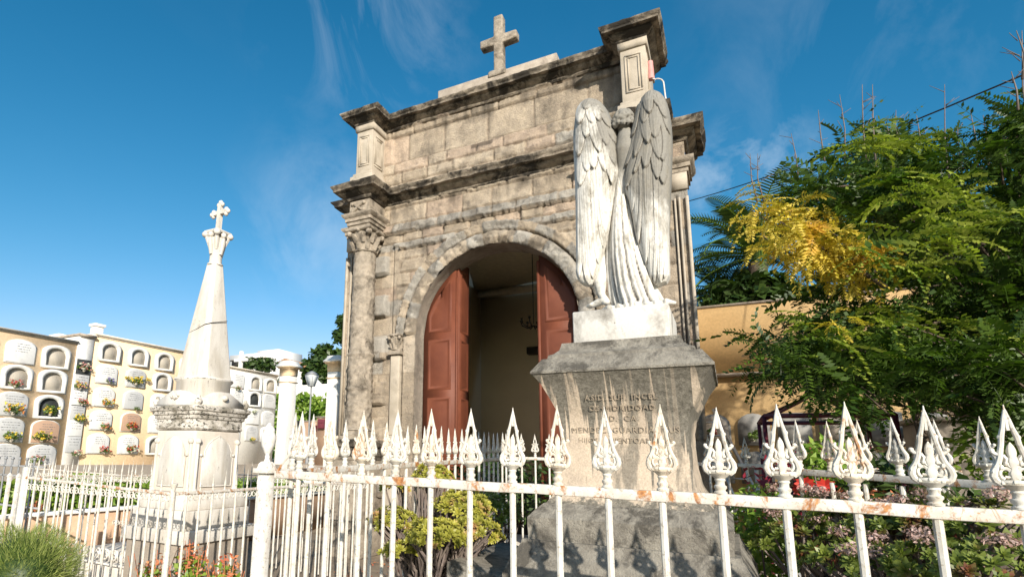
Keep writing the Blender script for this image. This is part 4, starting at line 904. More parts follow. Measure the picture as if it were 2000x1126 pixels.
for fx in range(4):   # panel with ogee arch + corner pilasters on each face
    m=MB(); mp_=MB(); a=fx*PI/2
    def tr(u,z,o): 
        x,y=u,-(bw+o); return (cx+x*math.cos(a)-y*math.sin(a),cy+x*math.sin(a)+y*math.cos(a),z)
    H=zb1-zb0; 
    arch=[(-.25,zb0+.08),(.25,zb0+.08),(.25,zb0+.56*H),(.22,zb0+.58*H),(.22,zb0+.66*H),(.17,zb0+.78*H),(.09,zb0+.86*H),(0,zb0+.92*H),(-.09,zb0+.86*H),(-.17,zb0+.78*H),(-.22,zb0+.66*H),(-.22,zb0+.58*H),(-.25,zb0+.56*H)]
    V=[tr(u,z,.012) for u,z in arch]+[tr(u*.93,zb0+.08+(z-zb0-.08)*.97+.01,.024) for u,z in arch]; n=len(arch)
    m.add(V,[(i,(i+1)%n,n+(i+1)%n,n+i) for i in range(n)]+[tuple(range(n,2*n))]); m.build('arched_panel',MT_['obel'],tomb)
    for s_ in (-1,1):
        mp_.tube([tr(s_*.325,zb0,.01),tr(s_*.325,zb0+.8*H,.01)],.022,10); 
        mp_.ell(tr(s_*.325,zb0+.82*H,.012),.04,8,6); mp_.ell(tr(s_*.325,zb0+.02,.012),.042,8,6)
        mp_.ell(tr(s_*.265,zb0+.6*H,.01),(.024,.024,.02),8,5)
    mp_.tube([tr(u,z,.018) for u,z in arch],.009,5,cap=False); mp_.build('pilaster',MT_['obel'],tomb,smooth=True)
z1=zb1
m=MB(); m.sq([(bw+.0,z1),(bw+.02,z1+.03),(bw+.01,z1+.05),(bw+.01,z1+.14),(bw+.03,z1+.15),(bw+.035,z1+.19),(bw+.055,z1+.2),(bw+.06,z1+.24),(bw+.08,z1+.25),(bw+.09,z1+.3),(bw+.06,z1+.315)],(cx,cy,0)); bevel(m.build('cornice',MT_['obeldirty'],tomb),.006)
z2=z1+.312
print('cornice top',z2,'target',zz(775,4.8,385))
# gabled roof with corner acroteria
for fx in range(4):
    a=fx*PI/2; m=MB(); bb=bw+.055
    def tr2(x,y,z): return (cx+x*math.cos(a)-y*math.sin(a),cy+x*math.sin(a)+y*math.cos(a),z)
    prf=[(-bb+.02,0),(-bb+.03,.04),(-.08,.2),(.08,.2),(bb-.03,.04),(bb-.02,0)]
    V=[tr2(x,-bb+.01*(fx%2),z2+z) for x,z in prf]+[tr2(x,-.02,z2+z*(1+.01*fx)) for x,z in prf]; n=len(prf)
    m.add(V,[tuple(range(n)),tuple(range(n,2*n))[::-1]]+[(i,i+n,(i+1)%n+n,(i+1)%n) for i in range(n)])
    m.ell(tr2(0,-bb-.005,z2+.12),(.045,.045,.04),10,6) if fx%2 else [m.ell(tr2(k*.03-.06,-bb-.01,z2+.12+.02*math.sin(k*2)),.028,8,5) for k in range(5)]
    m.build('gable',MT_['obel'],tomb)
    m=MB(); c_=tr2(-bb+.03,-bb+.03,z2+.05); m.ell(c_,(.05,.05,.055),10,7); m.ell((c_[0],c_[1],c_[2]+.055),(.025,.025,.03),8,6); m.build('acroterion',MT_['obeldirty'],tomb,smooth=True)
z3=zz(738,5.05,400); z3=max(z3,z2+.3); zt=zz(519,5.3,421)
# octagonal-ish chamfered obelisk
def octa(m,c,prof,ch=.3):
    V=[]
    for r,z in prof:
        k=r*(1-ch)
        for x,y in ((-k,-r),(k,-r),(r,-k),(r,k),(k,r),(-k,r),(-r,k),(-r,-k)): V.append((c[0]+x,c[1]+y,z))
    n=len(prof); m.add(V,[(i*8+k,i*8+(k+1)%8,(i+1)*8+(k+1)%8,(i+1)*8+k) for i in range(n-1) for k in range(8)]+[tuple(range(8))[::-1],tuple(range((n-1)*8,n*8))])
m=MB(); octa(m,(cx,cy),[(.29,z2+.05),(.29,z3-.03),(.31,z3-.01),(.315,z3+.02),(.30,z3+.035)]); m.build('obelisk_foot',MT_['obel'],tomb)
m=MB(); octa(m,(cx,cy),[(.288,z3+.03),(.09,zt)]); o=m.build('obelisk',MT_['obel'],tomb); bevel(o,.005)
m=MB(); octa(m,(cx,cy),[(.295,z3-.014),(.319,z3+.004),(.30,z3+.022)]); m.build('moss_joint',MT_['obeldirty'],tomb)
# crack line
m=MB(); zk=z3+.42*(zt-z3)
rk=.288-(.198)*.42+.003
m.tube([(cx-rk*.7,cy-rk,zk-.04),(cx,cy-rk,zk+.0),(cx+rk*.72,cy-rk,zk+.05)],.005,5); m.tube([(cx+rk*.72,cy-rk,zk+.05),(cx+rk,cy-rk*.72,zk+.08),(cx+rk,cy+rk*.6,zk+.16)],.005,5); m.build('crack',MT_['dark'],tomb)
zc1=zz(462,5.3,421)
m=MB(); m.lathe([(.09,0),(.11,.012),(.11,.03),(.088,.04),(.085,.1),(.09,(zc1-zt)*.6),(.125,(zc1-zt)*.9)],(cx,cy,zt-.01),16)
for i in range(4):
    a=PI/4+i*PI/2; ca,sa=math.cos(a),math.sin(a); m.ell((cx+.168*ca,cy+.168*sa,zc1-.0),(.05,.05,.045),12,8); m.tube([(cx+.07*ca,cy+.07*sa,zc1-.22),(cx+.12*ca,cy+.12*sa,zc1-.08),(cx+.168*ca,cy+.168*sa,zc1+.03)],[.03,.035,.03],7)
    a=i*PI/2; ca,sa=math.cos(a),math.sin(a); m.ell((cx+.12*ca,cy+.12*sa,zc1-.02),(.045,.045,.045),10,6); m.tube([(cx+.09*ca,cy+.09*sa,zc1-.3),(cx+.115*ca,cy+.115*sa,zc1-.15),(cx+.13*ca,cy+.13*sa,zc1-.06)],[.025,.035,.02],7)
m.sq([(.13,.02),(.14,.04),(.13,.06),(.06,.07)],(cx,cy,zc1)); m.build('capital',MT_['obel'],tomb,smooth=True)
zt2=zz(395,5.3,424); m=MB(); hc=zt2-zc1-.05; ct=zc1+.05+hc*.62; t=.03
m.box((cx-t,cy-t,zc1+.06),(cx+t,cy+t,zt2-.06)); m.box((cx-.13,cy-t,ct-t),(cx-t-.001,cy+t,ct+t)); m.box((cx+t+.001,cy-t,ct-t),(cx+.13,cy+t,ct+t))
for (x,z) in ((-.13,ct),(.13,ct),(0,zt2-.06)):
    for dx,dz in ((-.04 if x<0 else .04 if x>0 else 0,.04 if x==0 else 0),(0 if x else .038,.038 if x else 0),(0 if x else -.038,-.038 if x else 0)): m.ell((cx+x+dx*.9,cy,z+dz*.9),(.036,.032,.036),10,7)
m.build('trefoil_cross',MT_['obel'],tomb,smooth=True)
# ================================================================ BURIAL NICHE WALLS (left)
rr=random.Random(11)
BUR=1
ORD=['top','second','third','fourth','lowest']
def arch_poly(w,h,spring=.66,n=10):
    p=[(-w/2,-h/2),(w/2,-h/2)]; zs=h*(spring-.5)
    for i in range(n+1):
        t=PI*i/n; p.append((w/2*math.cos(t),zs+(h/2-zs)*math.sin(t)))
    return p
def xprism(m,poly,x0,x1,cy,cz):  # polygon (u=y, v=z) extruded along X
    n=len(poly); V=[(x0,cy+u,cz+v) for u,v in poly]+[(x1,cy+u,cz+v) for u,v in poly]
    m.add(V,[tuple(range(n))[::-1],tuple(range(n,2*n))]+[(i,(i+1)%n,n+(i+1)%n,n+i) for i in range(n)])
def xring(m,po,pi_,x0,x1,cy,cz):
    n=len(po); V=[]
    for x in (x0,x1):
        V+=[(x,cy+u,cz+v) for u,v in po]+[(x,cy+u,cz+v) for u,v in pi_]
    F=[]
    for i in range(n):
        j=(i+1)%n; F+=[(2*n+i,2*n+j,3*n+j,3*n+i),(i,2*n+i,2*n+j,j)[::-1],(n+i,n+j,3*n+j,3*n+i)[::-1]]
    m.add(V,F)
def clump(mb,c,r,n,size,flat=.5,up=.3,seed=0,col=(0,1)):
    g=np.random.default_rng(seed); d=g.normal(size=(n,3)); d/=np.linalg.norm(d,axis=1)[:,None]; rad=g.random(n)**.45
    P=np.array(c)+d*rad[:,None]*np.array(r); leafquads(mb,P,d*.6+np.array([0,0,up])+g.normal(size=(n,3))*.5,size*(.6+.8*g.random(n)),g,col)
def leafquads(mb,P,Nn,sz,g,col=(0,1),asp=.55):
    n=len(P); Nn=Nn/np.maximum(np.linalg.norm(Nn,axis=1)[:,None],1e-6); a=g.normal(size=(n,3)); a=np.cross(a,Nn); a/=np.maximum(np.linalg.norm(a,axis=1)[:,None],1e-6); b=np.cross(Nn,a)
    s=sz[:,None] if hasattr(sz,'__len__') else sz
    fold=Nn*s*.25
    V=np.stack((P-a*s, P-b*s*asp*.9+fold*.6, P+a*s, P+b*s*asp*.9+fold*.6),1).reshape(-1,3)
    C=np.repeat(col[0]+(col[1]-col[0])*g.random(n),4); k=len(V)//4
    mb.add(V,[(4*i,4*i+1,4*i+2,4*i+3) for i in range(k)],C)
BN=[0]
def bouquet(c,s,cols,label,vase=True,group='flower bouquets on the burial niches'):
    BN[0]+=1; t=thing('flower_bouquet',(c[0],c[1],c[2]-s*.5),label,'flowers',group)
    m=MB(); clump(m,(c[0],c[1],c[2]-s*.05),(s*.5,s*.95,s*.5),90,s*.16,seed=BN[0]); m.build('leaves',MT_['fl']['green'],t)
    for k,cc in enumerate(cols):
        m=MB(); g=np.random.default_rng(BN[0]*7+k)
        for i in range(int(20/len(cols))):
            p=(c[0]+s*.35*g.random()+.02,c[1]+s*.95*(g.random()*2-1)*.85,c[2]+s*.5*(g.random()*1.6-.6)); clump(m,p,(s*.12,s*.12,s*.12),14,s*.09,seed=int(g.random()*9999))
        m.build('blooms',MT_['fl'][cc],t)
    if vase: m=MB(); m.lathe([(s*.12,0),(s*.2,s*.12),(s*.24,s*.3)],(c[0],c[1],c[2]-s*.62),8); m.build('vase',MT_['slab'][4],t,smooth=True)
    return t
def scribble(par,x,cy,cz,w,h,n,seed):
    r_=random.Random(seed); m=MB()
    for i in range(n):
        z=cz+h*(.5-(i+.5)/n); u=-w/2*r_.uniform(.5,1); e=w/2*r_.uniform(.5,1)
        while u<e:
            l=r_.uniform(.02,.06); hh=r_.uniform(.006,.014); m.box((x,cy+u,z-hh/2),(x+.002,cy+u+l,z+hh/2)); u+=l+r_.uniform(.008,.025)
    m.build('engraved_lines',MT_['slabdark'],par)
def niche(wall,X,cy,cz,w,h,kind,seed):
    po=arch_poly(w,h,.70); pi_=arch_poly(w*.72,h*.76,.55); pi_=[(a,b-h*.02) for a,b in pi_]
    if kind in ('open','black'):
        m=MB(); xring(m,po,pi_,X-.01,X+.075,cy,cz); f=m.build('niche_frame',MT_['slab'][0] if kind=='black' or seed%2 else MT_['white'],wall)
        m=MB(); xprism(m,[(a*1.02,b*1.02) for a,b in pi_],X-.02,X+.006,cy,cz); m.build('infill',MT_['slab'][4] if kind=='open' else MT_['slab'][3],f)
    else:
        m=MB(); xprism(m,po,X-.01,X+.025,cy,cz); f=m.build('niche_frame',MT_['white'],wall)
        mt={'slab':0,'grey':1,'pink':2,'flat':0}[kind]
        m=MB(); xprism(m,[(a*.92,b*.92) for a,b in po],X+.025,X+.045,cy,cz); sl_=m.build('slab',MT_['slab'][mt],f); bevel(sl_,.005)
        scribble(f,X+.046,cy,cz+h*.15,w*.6,h*.4,4,seed)
def colw(cols,k): return ['first','second','third','fourth','fifth','sixth'][k]
def burial_wall(name_lab,X,y0,y1,ztop,cols,rows,kinds,zb=1.2,mt='orange',w=.66,h=.56,slope=0):
    t=thing('burial_wall',(X-1,(y0+y1)/2,zb),name_lab,'burial wall')
    m=MB(); m.box((X-2.2,y0,zb-.1),(X,y1,ztop-.07)); m.build('wall',MT_[mt],t)
    m=MB(); m.box((X-2.3,y0-.0,ztop-.068),(X+.03,y1+.0,ztop-.03)); m.box((X-2.3,y0-.0,ztop-.028),(X+.08,y1+.0,ztop+.01)); m.build('cornice',MT_['pale'],t)
    for ci,cy in enumerate(cols):
        for ri,cz in enumerate(rows):
            k=kinds[ri][ci] if ri<len(kinds) and ci<len(kinds[ri]) else 's'
            if k=='-': continue
            niche(t,X,cy,cz,w,h,{'s':'slab','o':'open','b':'black','g':'grey','p':'pink'}[k],ci*7+ri)
    return t
X=-14.
rz=[float(atX(109,y,X).z) for y in (697,745,795,843,891)]
cA=[6.61-.78,6.61,7.38]; 
wA=burial_wall('left block of the peach burial wall with two wide columns of arched niches',X,3.2,7.84,4.2,[4.27,5.05,5.83,6.61,7.38],rz,['sssso','ssooo','ssggb','sssgp','sssgg'],w=.645,h=.56)
rzB=[float(atX(213,y,X).z) for y in (687,731,776,821,866)]
cB=[8.68,9.5,10.31,11.12,11.9,12.66,13.4]
wB=burial_wall('taller middle block of the peach burial wall rising behind the obelisk',X,8.24,12.5,4.5,cB[:5],rzB,['ooooooo','sgososs','sgsssss','spsoggs','ssoogss'],w=.585,h=.52)
# narrow white panel column between blocks
t=thing('burial_wall',(X-.5,8.04,1.2),'narrow white column of square memorial slabs between the two peach burial blocks','burial wall')
m=MB(); m.box((X-2.2,7.85,1.1),(X+.03,8.235,4.36)); m.build('wall',MT_['white'],t); m=MB(); m.box((X-2.3,7.82,4.362),(X+.1,8.25,4.42)); m.build('cornice',MT_['ledge'],t)
zs=[float(atX(170,y,X).z) for y in (718,748,779,807,837,868)]
for i,z in enumerate(zs):
    m=MB(); m.box((X+.03,7.87,z-.19),(X+.055,8.215,z+.19)); f=m.build('slab',MT_['slab'][3 if i==0 else (i%2)],t); bevel(f,.004); scribble(t,X+.056,8.04,z+.06,.26,.2,3,i+50) if i else None
# far block right of obelisk, paler, with black slab
rzC=[float(atX(498,y,X).z) for y in (748,779,814,846)]
cC=[14.55,15.35,16.1]
cC=[float(atX(px,y,X).y) for px,y in ((463,745),(498,748),(527,752))]
print('cC',cC,rzC)
wC=burial_wall('far pale block of burial niches beside the white gate pillar',X,12.52,14.95,4.32,cC,rzC,['soo','sbg','ssg','sgo'],mt='white',w=.6,h=.52)
# bouquets: (px,py,size,colors,label)
BQ=[(33,747,.20,['pink','red'],'pink and red bouquet on an arched niche, second from the top at the left edge'),
(30,797,.30,['yellow','orange'],'wide yellow and orange bouquet on a grey niche at the left edge of the photo'),
(26,851,.26,['green','yellow'],'round green bouquet on the white inscribed slab at the left edge'),
(102,800,.26,['green','yellow'],'dry greenish bouquet in front of the black arched niche of the left block'),
(86,851,.27,['yellow','green'],'yellow green bouquet on the pink stone slab'),
(75,897,.24,['pink','green'],'pink rose spray on the lowest niche of the left block'),
(168,716,.24,['white','pink'],'white and pink flowers on the black square slab at the top of the narrow column'),
(160,752,.22,['yellow','pink'],'yellow and pink bouquet under the black slab in the narrow column'),
(164,784,.18,['red','pink'],'dull red posy in the third slab down of the narrow column'),
(160,815,.22,['yellow'],'lemon yellow bouquet in the middle of the narrow white column'),
(153,884,.18,['white','pink'],'faded brown posy at the foot of the narrow white column'),
(217,742,.16,['violet'],'small violet bouquet high on a white slab of the middle block'),
(213,785,.22,['yellow','orange'],'yellow and orange posy on a white slab right of the narrow column'),
(209,832,.22,['orange','pink'],'peach coloured bouquet on the fourth row of the middle block'),
(207,877,.22,['red','pink'],'red and pink spray on the lowest row beside the narrow column'),
(269,742,.26,['yellow'],'bright yellow bouquet in a white arched niche left of the obelisk'),
(252,737,.12,['yellow'],'slim yellow sprig in a holder left of the bright yellow bouquet'),
(292,741,.13,['yellow'],'slim yellow sprig in a holder between the bright yellow bouquet and the obelisk'),
(261,831,.24,['red','orange'],'rust red bouquet on the pink slab nearest the obelisk'),
(260,875,.26,['red','white'],'red and white basket on the lowest row near the obelisk'),
(270,797,.12,['green'],'tiny dark posy on the plain white slab below the bright yellow bouquet'),
(468,757,.16,['green','pink'],'small posy on the top slab just right of the obelisk'),
(496,857,.16,['yellow'],'small yellow posy on the lowest white slab right of the tomb'),
(500,803,.14,['white'],'white bouquet at the foot of the black arched slab')]
for px,py,s,c,l in BQ:
    p=atX(px,py,X+.16); bouquet((p.x-.06,p.y,p.z),s*.8,c,l)
# little white chimney block and back roofs above burial wall
p=atX(188,655,-15.5); t=thing('roof_block',(p.x,p.y,4.0),'small white block standing on top of the burial wall','chimney'); m=MB(); m.box((p.x-.12,p.y-.12,4.2),(p.x+.12,p.y+.12,5.0)); m.box((p.x-.16,p.y-.16,5.0),(p.x+.16,p.y+.16,5.08)); m.box((p.x-.5,p.y-1.,4.2),(p.x+.0,p.y+.3,4.62)); bevel(m.build('block',MT_['white'],t),.01)
# ================================================================ GATE PILLARS, LAMP, WALLS BEHIND
def pillar(px0,px1,Y,ytop,lab,zb):
    a=atY(px0,760,Y); b=atY(px1,760,Y); zt=atY((px0+px1)/2,ytop,Y).z; cx=(a.x+b.x)/2; hw=(b.x-a.x)/2
    t=thing('gate_pillar',(cx,Y+hw,zb),lab,'pillar','white gate pillars'); cy=Y+hw
    m=MB(); m.sq([(hw,zb-.3),(hw,zt-.55)],(cx,cy,0)); bevel(m.build('shaft',MT_['white'],t),.01)
    m=MB(); m.sq([(hw+.03,zt-.78),(hw+.03,zt-.74)],(cx,cy,0)); m.sq([(hw,zt-.55),(hw+.01,zt-.5),(hw+.015,zt-.29),(hw+.06,zt-.28),(hw+.07,zt-.25),(hw+.1,zt-.24),(hw+.11,zt-.22)],(cx,cy,0)); m.build('cap_moulding',MT_['orange'],t)
    m=MB(); m.sq([(hw+.12,zt-.218),(hw+.12,zt-.17),(hw+.05,zt-.1),(hw+.02,zt)],(cx,cy,0)); m.build('cap',MT_['white'],t)
    return t
pillar(545,563,15.0,704,'white gate pillar with peach cap at the end of the burial wall',1.0)
pillar(638,658,14.9,694,'white gate pillar with peach cap partly behind the left edge of the chapel',1.0)
# street lamp
L0=atY(604,826,17.5); t=thing('street_lamp',(L0.x,17.5,1.2),'old style street lamp with a white glass lantern on a grey pole','street lamp')
zt=atY(605,730,17.5).z; m=MB(); m.lathe([(.08,0),(.05,.3),(.035,.35),(.03,zt-1.7)],(L0.x,17.5,1.2),10); m.build('pole',MT_['greyiron'],t,smooth=True)
m=MB(); m.sq([(.1,-.48),(.19,-.1),(.19,-.06)],(L0.x,17.5,zt)); m.build('lantern',MT_['glass'],t)
m=MB(); m.sq([(.21,-.058),(.12,.06),(.03,.12)],(L0.x,17.5,zt)); 
for sx,sy in ((-1,-1),(1,-1),(1,1),(-1,1)): m.tube([(L0.x+.102*sx,17.5+.102*sy,zt-.48),(L0.x+.192*sx,17.5+.192*sy,zt-.07)],.012,5)
m.sq([(.11,-.5),(.11,-.475)],(L0.x,17.5,zt)); m.build('lantern_frame',MT_['greyiron'],t)
# boundary wall with small gable, hedge
a=atY(560,753,24); b=atY(660,753,24); t=thing('boundary_wall',((a.x+b.x)/2,24,1),'white boundary wall with a tiny gable seen between the gate pillars','wall')
m=MB(); g0=atY(600,753,24).x; g1=atY(626,753,24).x; m.prism([(a.x-2,1),(b.x+3,1),(b.x+3,a.z),(g1,a.z),((g0+g1)/2,a.z+.38),(g0,a.z),(a.x-2,a.z)],24,24.2); bevel(m.build('wall',MT_['white'],t),.02)
def hedge(name,label,cat,a,b,z0,z1,th,n,sz,mt,seed,group=None):
    t=thing(name,((a[0]+b[0])/2,(a[1]+b[1])/2,z0),label,cat,group); g=np.random.default_rng(seed); A=np.array(a);B=np.array(b)
    u=g.random(n); P=np.zeros((n,3)); P[:,:2]=A+(B-A)*u[:,None]; h=g.random(n)**.7; P[:,2]=z0+(z1-z0)*h
    P[:,1]+=(g.random(n)-.5)*th; P[:,0]+=(g.random(n)-.5)*th; nz=fbm(P,1.2,3,seed); P[:,2]+=(nz-.5)*(z1-z0)*.35
    m=MB(); leafquads(m,P,g.normal(size=(n,3))+np.array([.3,-.8,.8]),sz*(.6+.8*g.random(n)),g); m.build('foliage',MT_[mt],t)
    m=MB(); 
    for i in range(12): q_=A+(B-A)*((i+.5)/12); m.tube([(q_[0],q_[1],z0-.2),(q_[0]+.05,q_[1],z0+.7*(z1-z0))],[.04,.02],6)
    m.build('stems',MT_['bark'],t); return t
a=atY(560,822,20.5); b=atY(660,822,20.5); zt=atY(600,775,20.5).z
hedge('hedge','bright green clipped hedge behind the street lamp between the gate pillars','hedge',(a.x-1,20.5),(b.x+1,20.5),1.3,zt,1.0,5200,.13,'hedge',4)
a=atY(603,836,17.8); b=atY(668,836,17.8)
t=thing('low_wall',((a.x+b.x)/2,18,1),'low peach wall with a dark coping at the foot of the right gate pillar','wall')
zl=atY(590,823,18).z; zh=atY(640,813,17).z
m=MB(); m.box((atY(575,823,18).x,18,1.0),(atY(640,823,18).x,18.2,zl)); x0=atY(619,813,15.3).x; m.box((x0,15.3,.9),(-10.2,15.5,atY(640,815,15.3).z)); m.build('wall',MT_['salmon'],t)
m=MB(); m.box((atY(575,823,18).x-.03,17.97,zl+.001),(atY(640,823,18).x,18.23,zl+.05)); m.box((x0-.04,15.26,atY(640,815,15.3).z+.001),(-10.2,15.54,atY(640,815,15.3).z+.05)); m.build('coping',MT_['ledge'],t)
for k,(px,py,lab) in enumerate(((629,827,'dark red letter box fixed on the peach wall, the upper right one'),(613,836,'smaller dark red letter box lower on the peach wall'))):
    p=atY(px,py,15.24); t=thing('letter_box',tuple(p),lab,'box'); s=.13 if k==0 else .09; m=MB(); m.box((p.x-s,15.16,p.z-s*1.2),(p.x+s,15.3,p.z+s*1.2)); m.box((p.x-s*.8,15.15,p.z+s*.2),(p.x+s*.8,15.16,p.z+s*.5)); bevel(m.build('case',MT_['maroon'],t),.01)
# distant white building with cross and terrace
t=thing('white_building',(-34,34,3),'distant white flat roofed building above the burial wall','building')
Yb=34
def pb(m,x0,y0,x1,y1,d=4,Y=Yb,zb=None):
    a=atY(x0,y0,Y); b=atY(x1,y1,Y); m.box((a.x,Y,zb if zb is not None else b.z),(b.x,Y+d,a.z))
m=MB(); pb(m,449,694,532,712,4,Yb,2.5); pb(m,503,685,543,700,3,Yb+.5,2.5); m.build('wall',MT_['white'],t)
m=MB(); a=atY(449,697,Yb-.1); b=atY(518,702,Yb-.1); m.box((a.x,Yb-.06,a.z-.35),(b.x,Yb-.005,a.z-.25)); m.build('ledge',MT_['ledge'],t)
m=MB()
for i in range(5): a=atY(452+i*15,707,Yb-.1); m.box((a.x,Yb-.05,a.z-.5),(a.x+.9,Yb-.004,a.z+.1))
m.build('window',MT_['dark'],t)
p=atY(470,712,20); t=thing('grave_cross',(p.x,20,4),'white cross rising behind the burial wall just right of the obelisk','cross'); m=MB(); zz0=atY(468,686,20).z; cross(m,(p.x,20,4.0),zz0-4.0,.42,.08,zz0-.45); bevel(m.build('cross',MT_['white'],t),.01)
m=MB(); m.sq([(.35,3.8),(.35,4.3),(.25,4.35)],(p.x,20,0)); m.build('base',MT_['white'],t)
t=thing('terrace_plants',(-20,22,4.3),'small dry shrubs on the terrace above the far burial wall','shrub'); m=MB()
for px in (512,520,488): p=atY(px,712,23); clump(m,(p.x,23,p.z),(.8,.5,.45),300,.13,seed=px)
m.build('foliage',MT_['dkleaf'],t)
# tiled roof to the right of the building
t=thing('tiled_roof_house',(-24,28,3),'house with a shallow brown tiled roof behind the left gate pillar','house'); a=atY(536,709,28); b=atY(556,699,28); c=atY(585,714,28)
m=MB(); m.prism([(a.x,a.z),(c.x,c.z),(b.x,b.z)],28,33); m.build('roof',MT_['tile'],t); m=MB(); m.box((a.x+.2,28.3,2),(c.x-.2,32,min(a.z,c.z)-.02)); m.build('wall',MT_['white'],t)
# low salmon wall and hedge in front of terrace, right of tomb
t=thing('low_wall',(-11,11,GZ),'low salmon coloured wall behind the obelisk tomb','wall'); m=MB(); za=atX(520,958,-9.6).z; zb_=atX(520,985,-9.6).z
m.box((-9.75,3,GZ),(-9.6,14.5,.55)); m.build('wall',MT_['salmon'],t); m=MB(); m.box((-9.8,3,.551),(-9.55,14.5,.6)); m.build('coping',MT_['white'],t)
hedge('hedge','low green hedge along the terrace left of the obelisk tomb','hedge',(-12.4,5.5),(-12.4,9.3),.1,.98,.7,2600,.09,'hedge',9)
hedge('hedge','low green hedge along the terrace right of the obelisk tomb','hedge',(-10.6,9.8),(-10.6,14),.1,.92,.7,2600,.09,'hedge',10)
# leftmost iron railings
t=thing('iron_railing',(-11,5,GZ),'grey and white square topped iron railing at the far left edge','railing')
m=MB()
for z in (1.32,1.18,.75): m.box((-14,4.6,z),(-8.6,4.63,z+.025))
m.build('rail',MT_['greyiron'],t)
b0=None
for i in range(26):
    x=-13.9+i*.2
    if b0 is None: m=MB(); m.box((-.01,-.01,-.3),(.01,.01,1.42)); m.ell((0,0,1.44),.025,6,4); b0=m.build('bar',MT_['greyiron'],t,local=True); b=b0
    else: b=copy(b0,t)
    b.location=Vector((x,4.61,0))-rootloc(t)
F6=thing('spear_fence',(-9.3,6,GZ),'second white spear tipped fence at the left behind the first, around a low grave','fence')
fence_run(F6,(-12.6,6.4),(-8.8,6.4),-.3,1.2,1.15,.19,'spear',start=.05,rad=.012,rail_h=.02,band=(1.08,.35),seed=12)
for k,(px,py,lab) in enumerate(((8,1000,'white iron gate post at the far left edge of the photo'),(28,985,'second white iron gate post from the left edge'))):
    p=atY(px,py,4.3); t=thing('gate_post',(p.x,4.3,GZ),lab,'post'); m=MB(); m.box((p.x-.022,4.28,GZ),(p.x+.022,4.32,1.2)); m.sq([(.028,0),(.02,.03),(.001,.06)],(p.x,4.3,1.2)); bevel(m.build('post',MT_['paint2'],t),.004)
# scrolled iron grave border in left enclosure
t=thing('grave',(-8.0,6.6,GZ),'low marble grave with a scrolled white iron border inside the left enclosure','grave'); m=MB(); m.box((-8.9,5.2,GZ),(-7.4,7.0,GZ+.35)); m.box((-8.7,5.4,GZ+.35),(-7.6,6.8,GZ+.5)); bevel(m.build('slab',MT_['obel'],t),.02)
m=MB()
for i in range(9):
    x=-9+i*.2; pts=[(x+.09*math.cos(a)*(1-a/12),5.15,GZ+.5+.09*math.sin(a)*(1-a/12)) for a in np.linspace(0,7.5,18)]; m.tube(pts,.012,5)
m.tube([(-9.1,5.15,GZ+.38),(-7.2,5.15,GZ+.38)],.015,6); m.build('scroll_border',MT_['paint2'],t,smooth=True)
# second grave planter beyond main fence left side
t=thing('grave_kerb',(-3.4,4.6,GZ),'low concrete grave kerb with scrolled iron edging behind the fence corner post','grave'); m=MB(); m.box((-4.6,4.6,GZ),(-2.9,6.6,GZ+.25)); bevel(m.build('kerb',MT_['conc'],t),.02); m=MB()
for i in range(10):
    x=-4.5+i*.17; pts=[(x+.075*math.cos(a)*(1-a/12),4.5,GZ+.42+.075*math.sin(a)*(1-a/12)) for a in np.linspace(0,7.5,18)]; m.tube(pts,.011,5)
m.tube([(-4.6,4.5,GZ+.33),(-2.9,4.5,GZ+.33)],.014,6); m.build('scroll_border',MT_['paint2'],t,smooth=True)
# ================================================================ OCHRE WALL (right)
YW=13.5
t=thing('ochre_wall',(6,YW,GZ),'tall ochre rendered wall with grey burial niches along its base','wall')
zt=float(atY(1430,597,YW).z); zl=float(atY(1400,729,YW).z); print('wall top',zt,zl)
m=MB(); m.box((-.9,YW+.0,zl),(16,YW+.5,zt)); m.build('upper_wall',MT_['yellow'],t)
m=MB(); m.box((-.9,YW+.22,GZ),(16,YW+.48,zl-.001)); m.build('lower_wall',MT_['yellow'],t)
m=MB(); m.box((-.9,YW-.03,zt+.001),(16,YW+.53,zt+.05)); m.build('coping',MT_['ledge'],t)
m=MB(); m.box((-.9,YW-.02,zl-.06),(16,YW+.218,zl-.002)); m.build('ledge',MT_['ledge'],t)
zc_=float(atY(1440,838,YW+.2).z); 
pit=float(atY(1472,838,YW+.2).x-atY(1397,838,YW+.2).x); x0=float(atY(1397,838,YW+.2).x)
print('niche pitch',pit,zc_)
for i in range(14):
    for r_ in range(3):
        x=x0+pit*i; z=zc_-r_*.78
        po=arch_poly(pit*.82,.66,.62 if i<2 or i>4 else .95,8)
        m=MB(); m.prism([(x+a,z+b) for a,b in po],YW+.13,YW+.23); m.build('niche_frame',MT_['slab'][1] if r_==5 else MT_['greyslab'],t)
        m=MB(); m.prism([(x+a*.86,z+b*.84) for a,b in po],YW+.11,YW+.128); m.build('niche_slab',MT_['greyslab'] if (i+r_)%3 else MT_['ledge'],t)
# light ledge slab at right under foliage
p=atY(1870,850,11.5); t=thing('stone_tomb',(p.x,11.5,GZ),'pale concrete tomb block lit by the sun behind the right fence','tomb'); m=MB(); m.box((p.x-.45,11.2,GZ),(p.x+3,12.4,atY(1870,822,11.2).z)); m.box((p.x-.55,11.1,atY(1870,822,11.2).z+.001),(p.x+3.1,12.5,atY(1870,812,11.1).z)); bevel(m.build('block',MT_['conc'],t),.02)
# wreaths on ochre niches
for px,py,cols,lab in ((1392,842,['red','pink'],'dark pink wreath on the grey niche beside the ladder'),(1470,850,['green'],'dark green potted plant on the arched grey niche of the ochre wall'),(1790,838,['red','green'],'red and green flowers in front of the ochre wall behind the canopy')):
    p=atY(px,py,YW-.05); bouquet((p.x,p.y-.05,p.z),.2 if px<1700 else .35,cols,lab,group='flowers by the ochre wall')
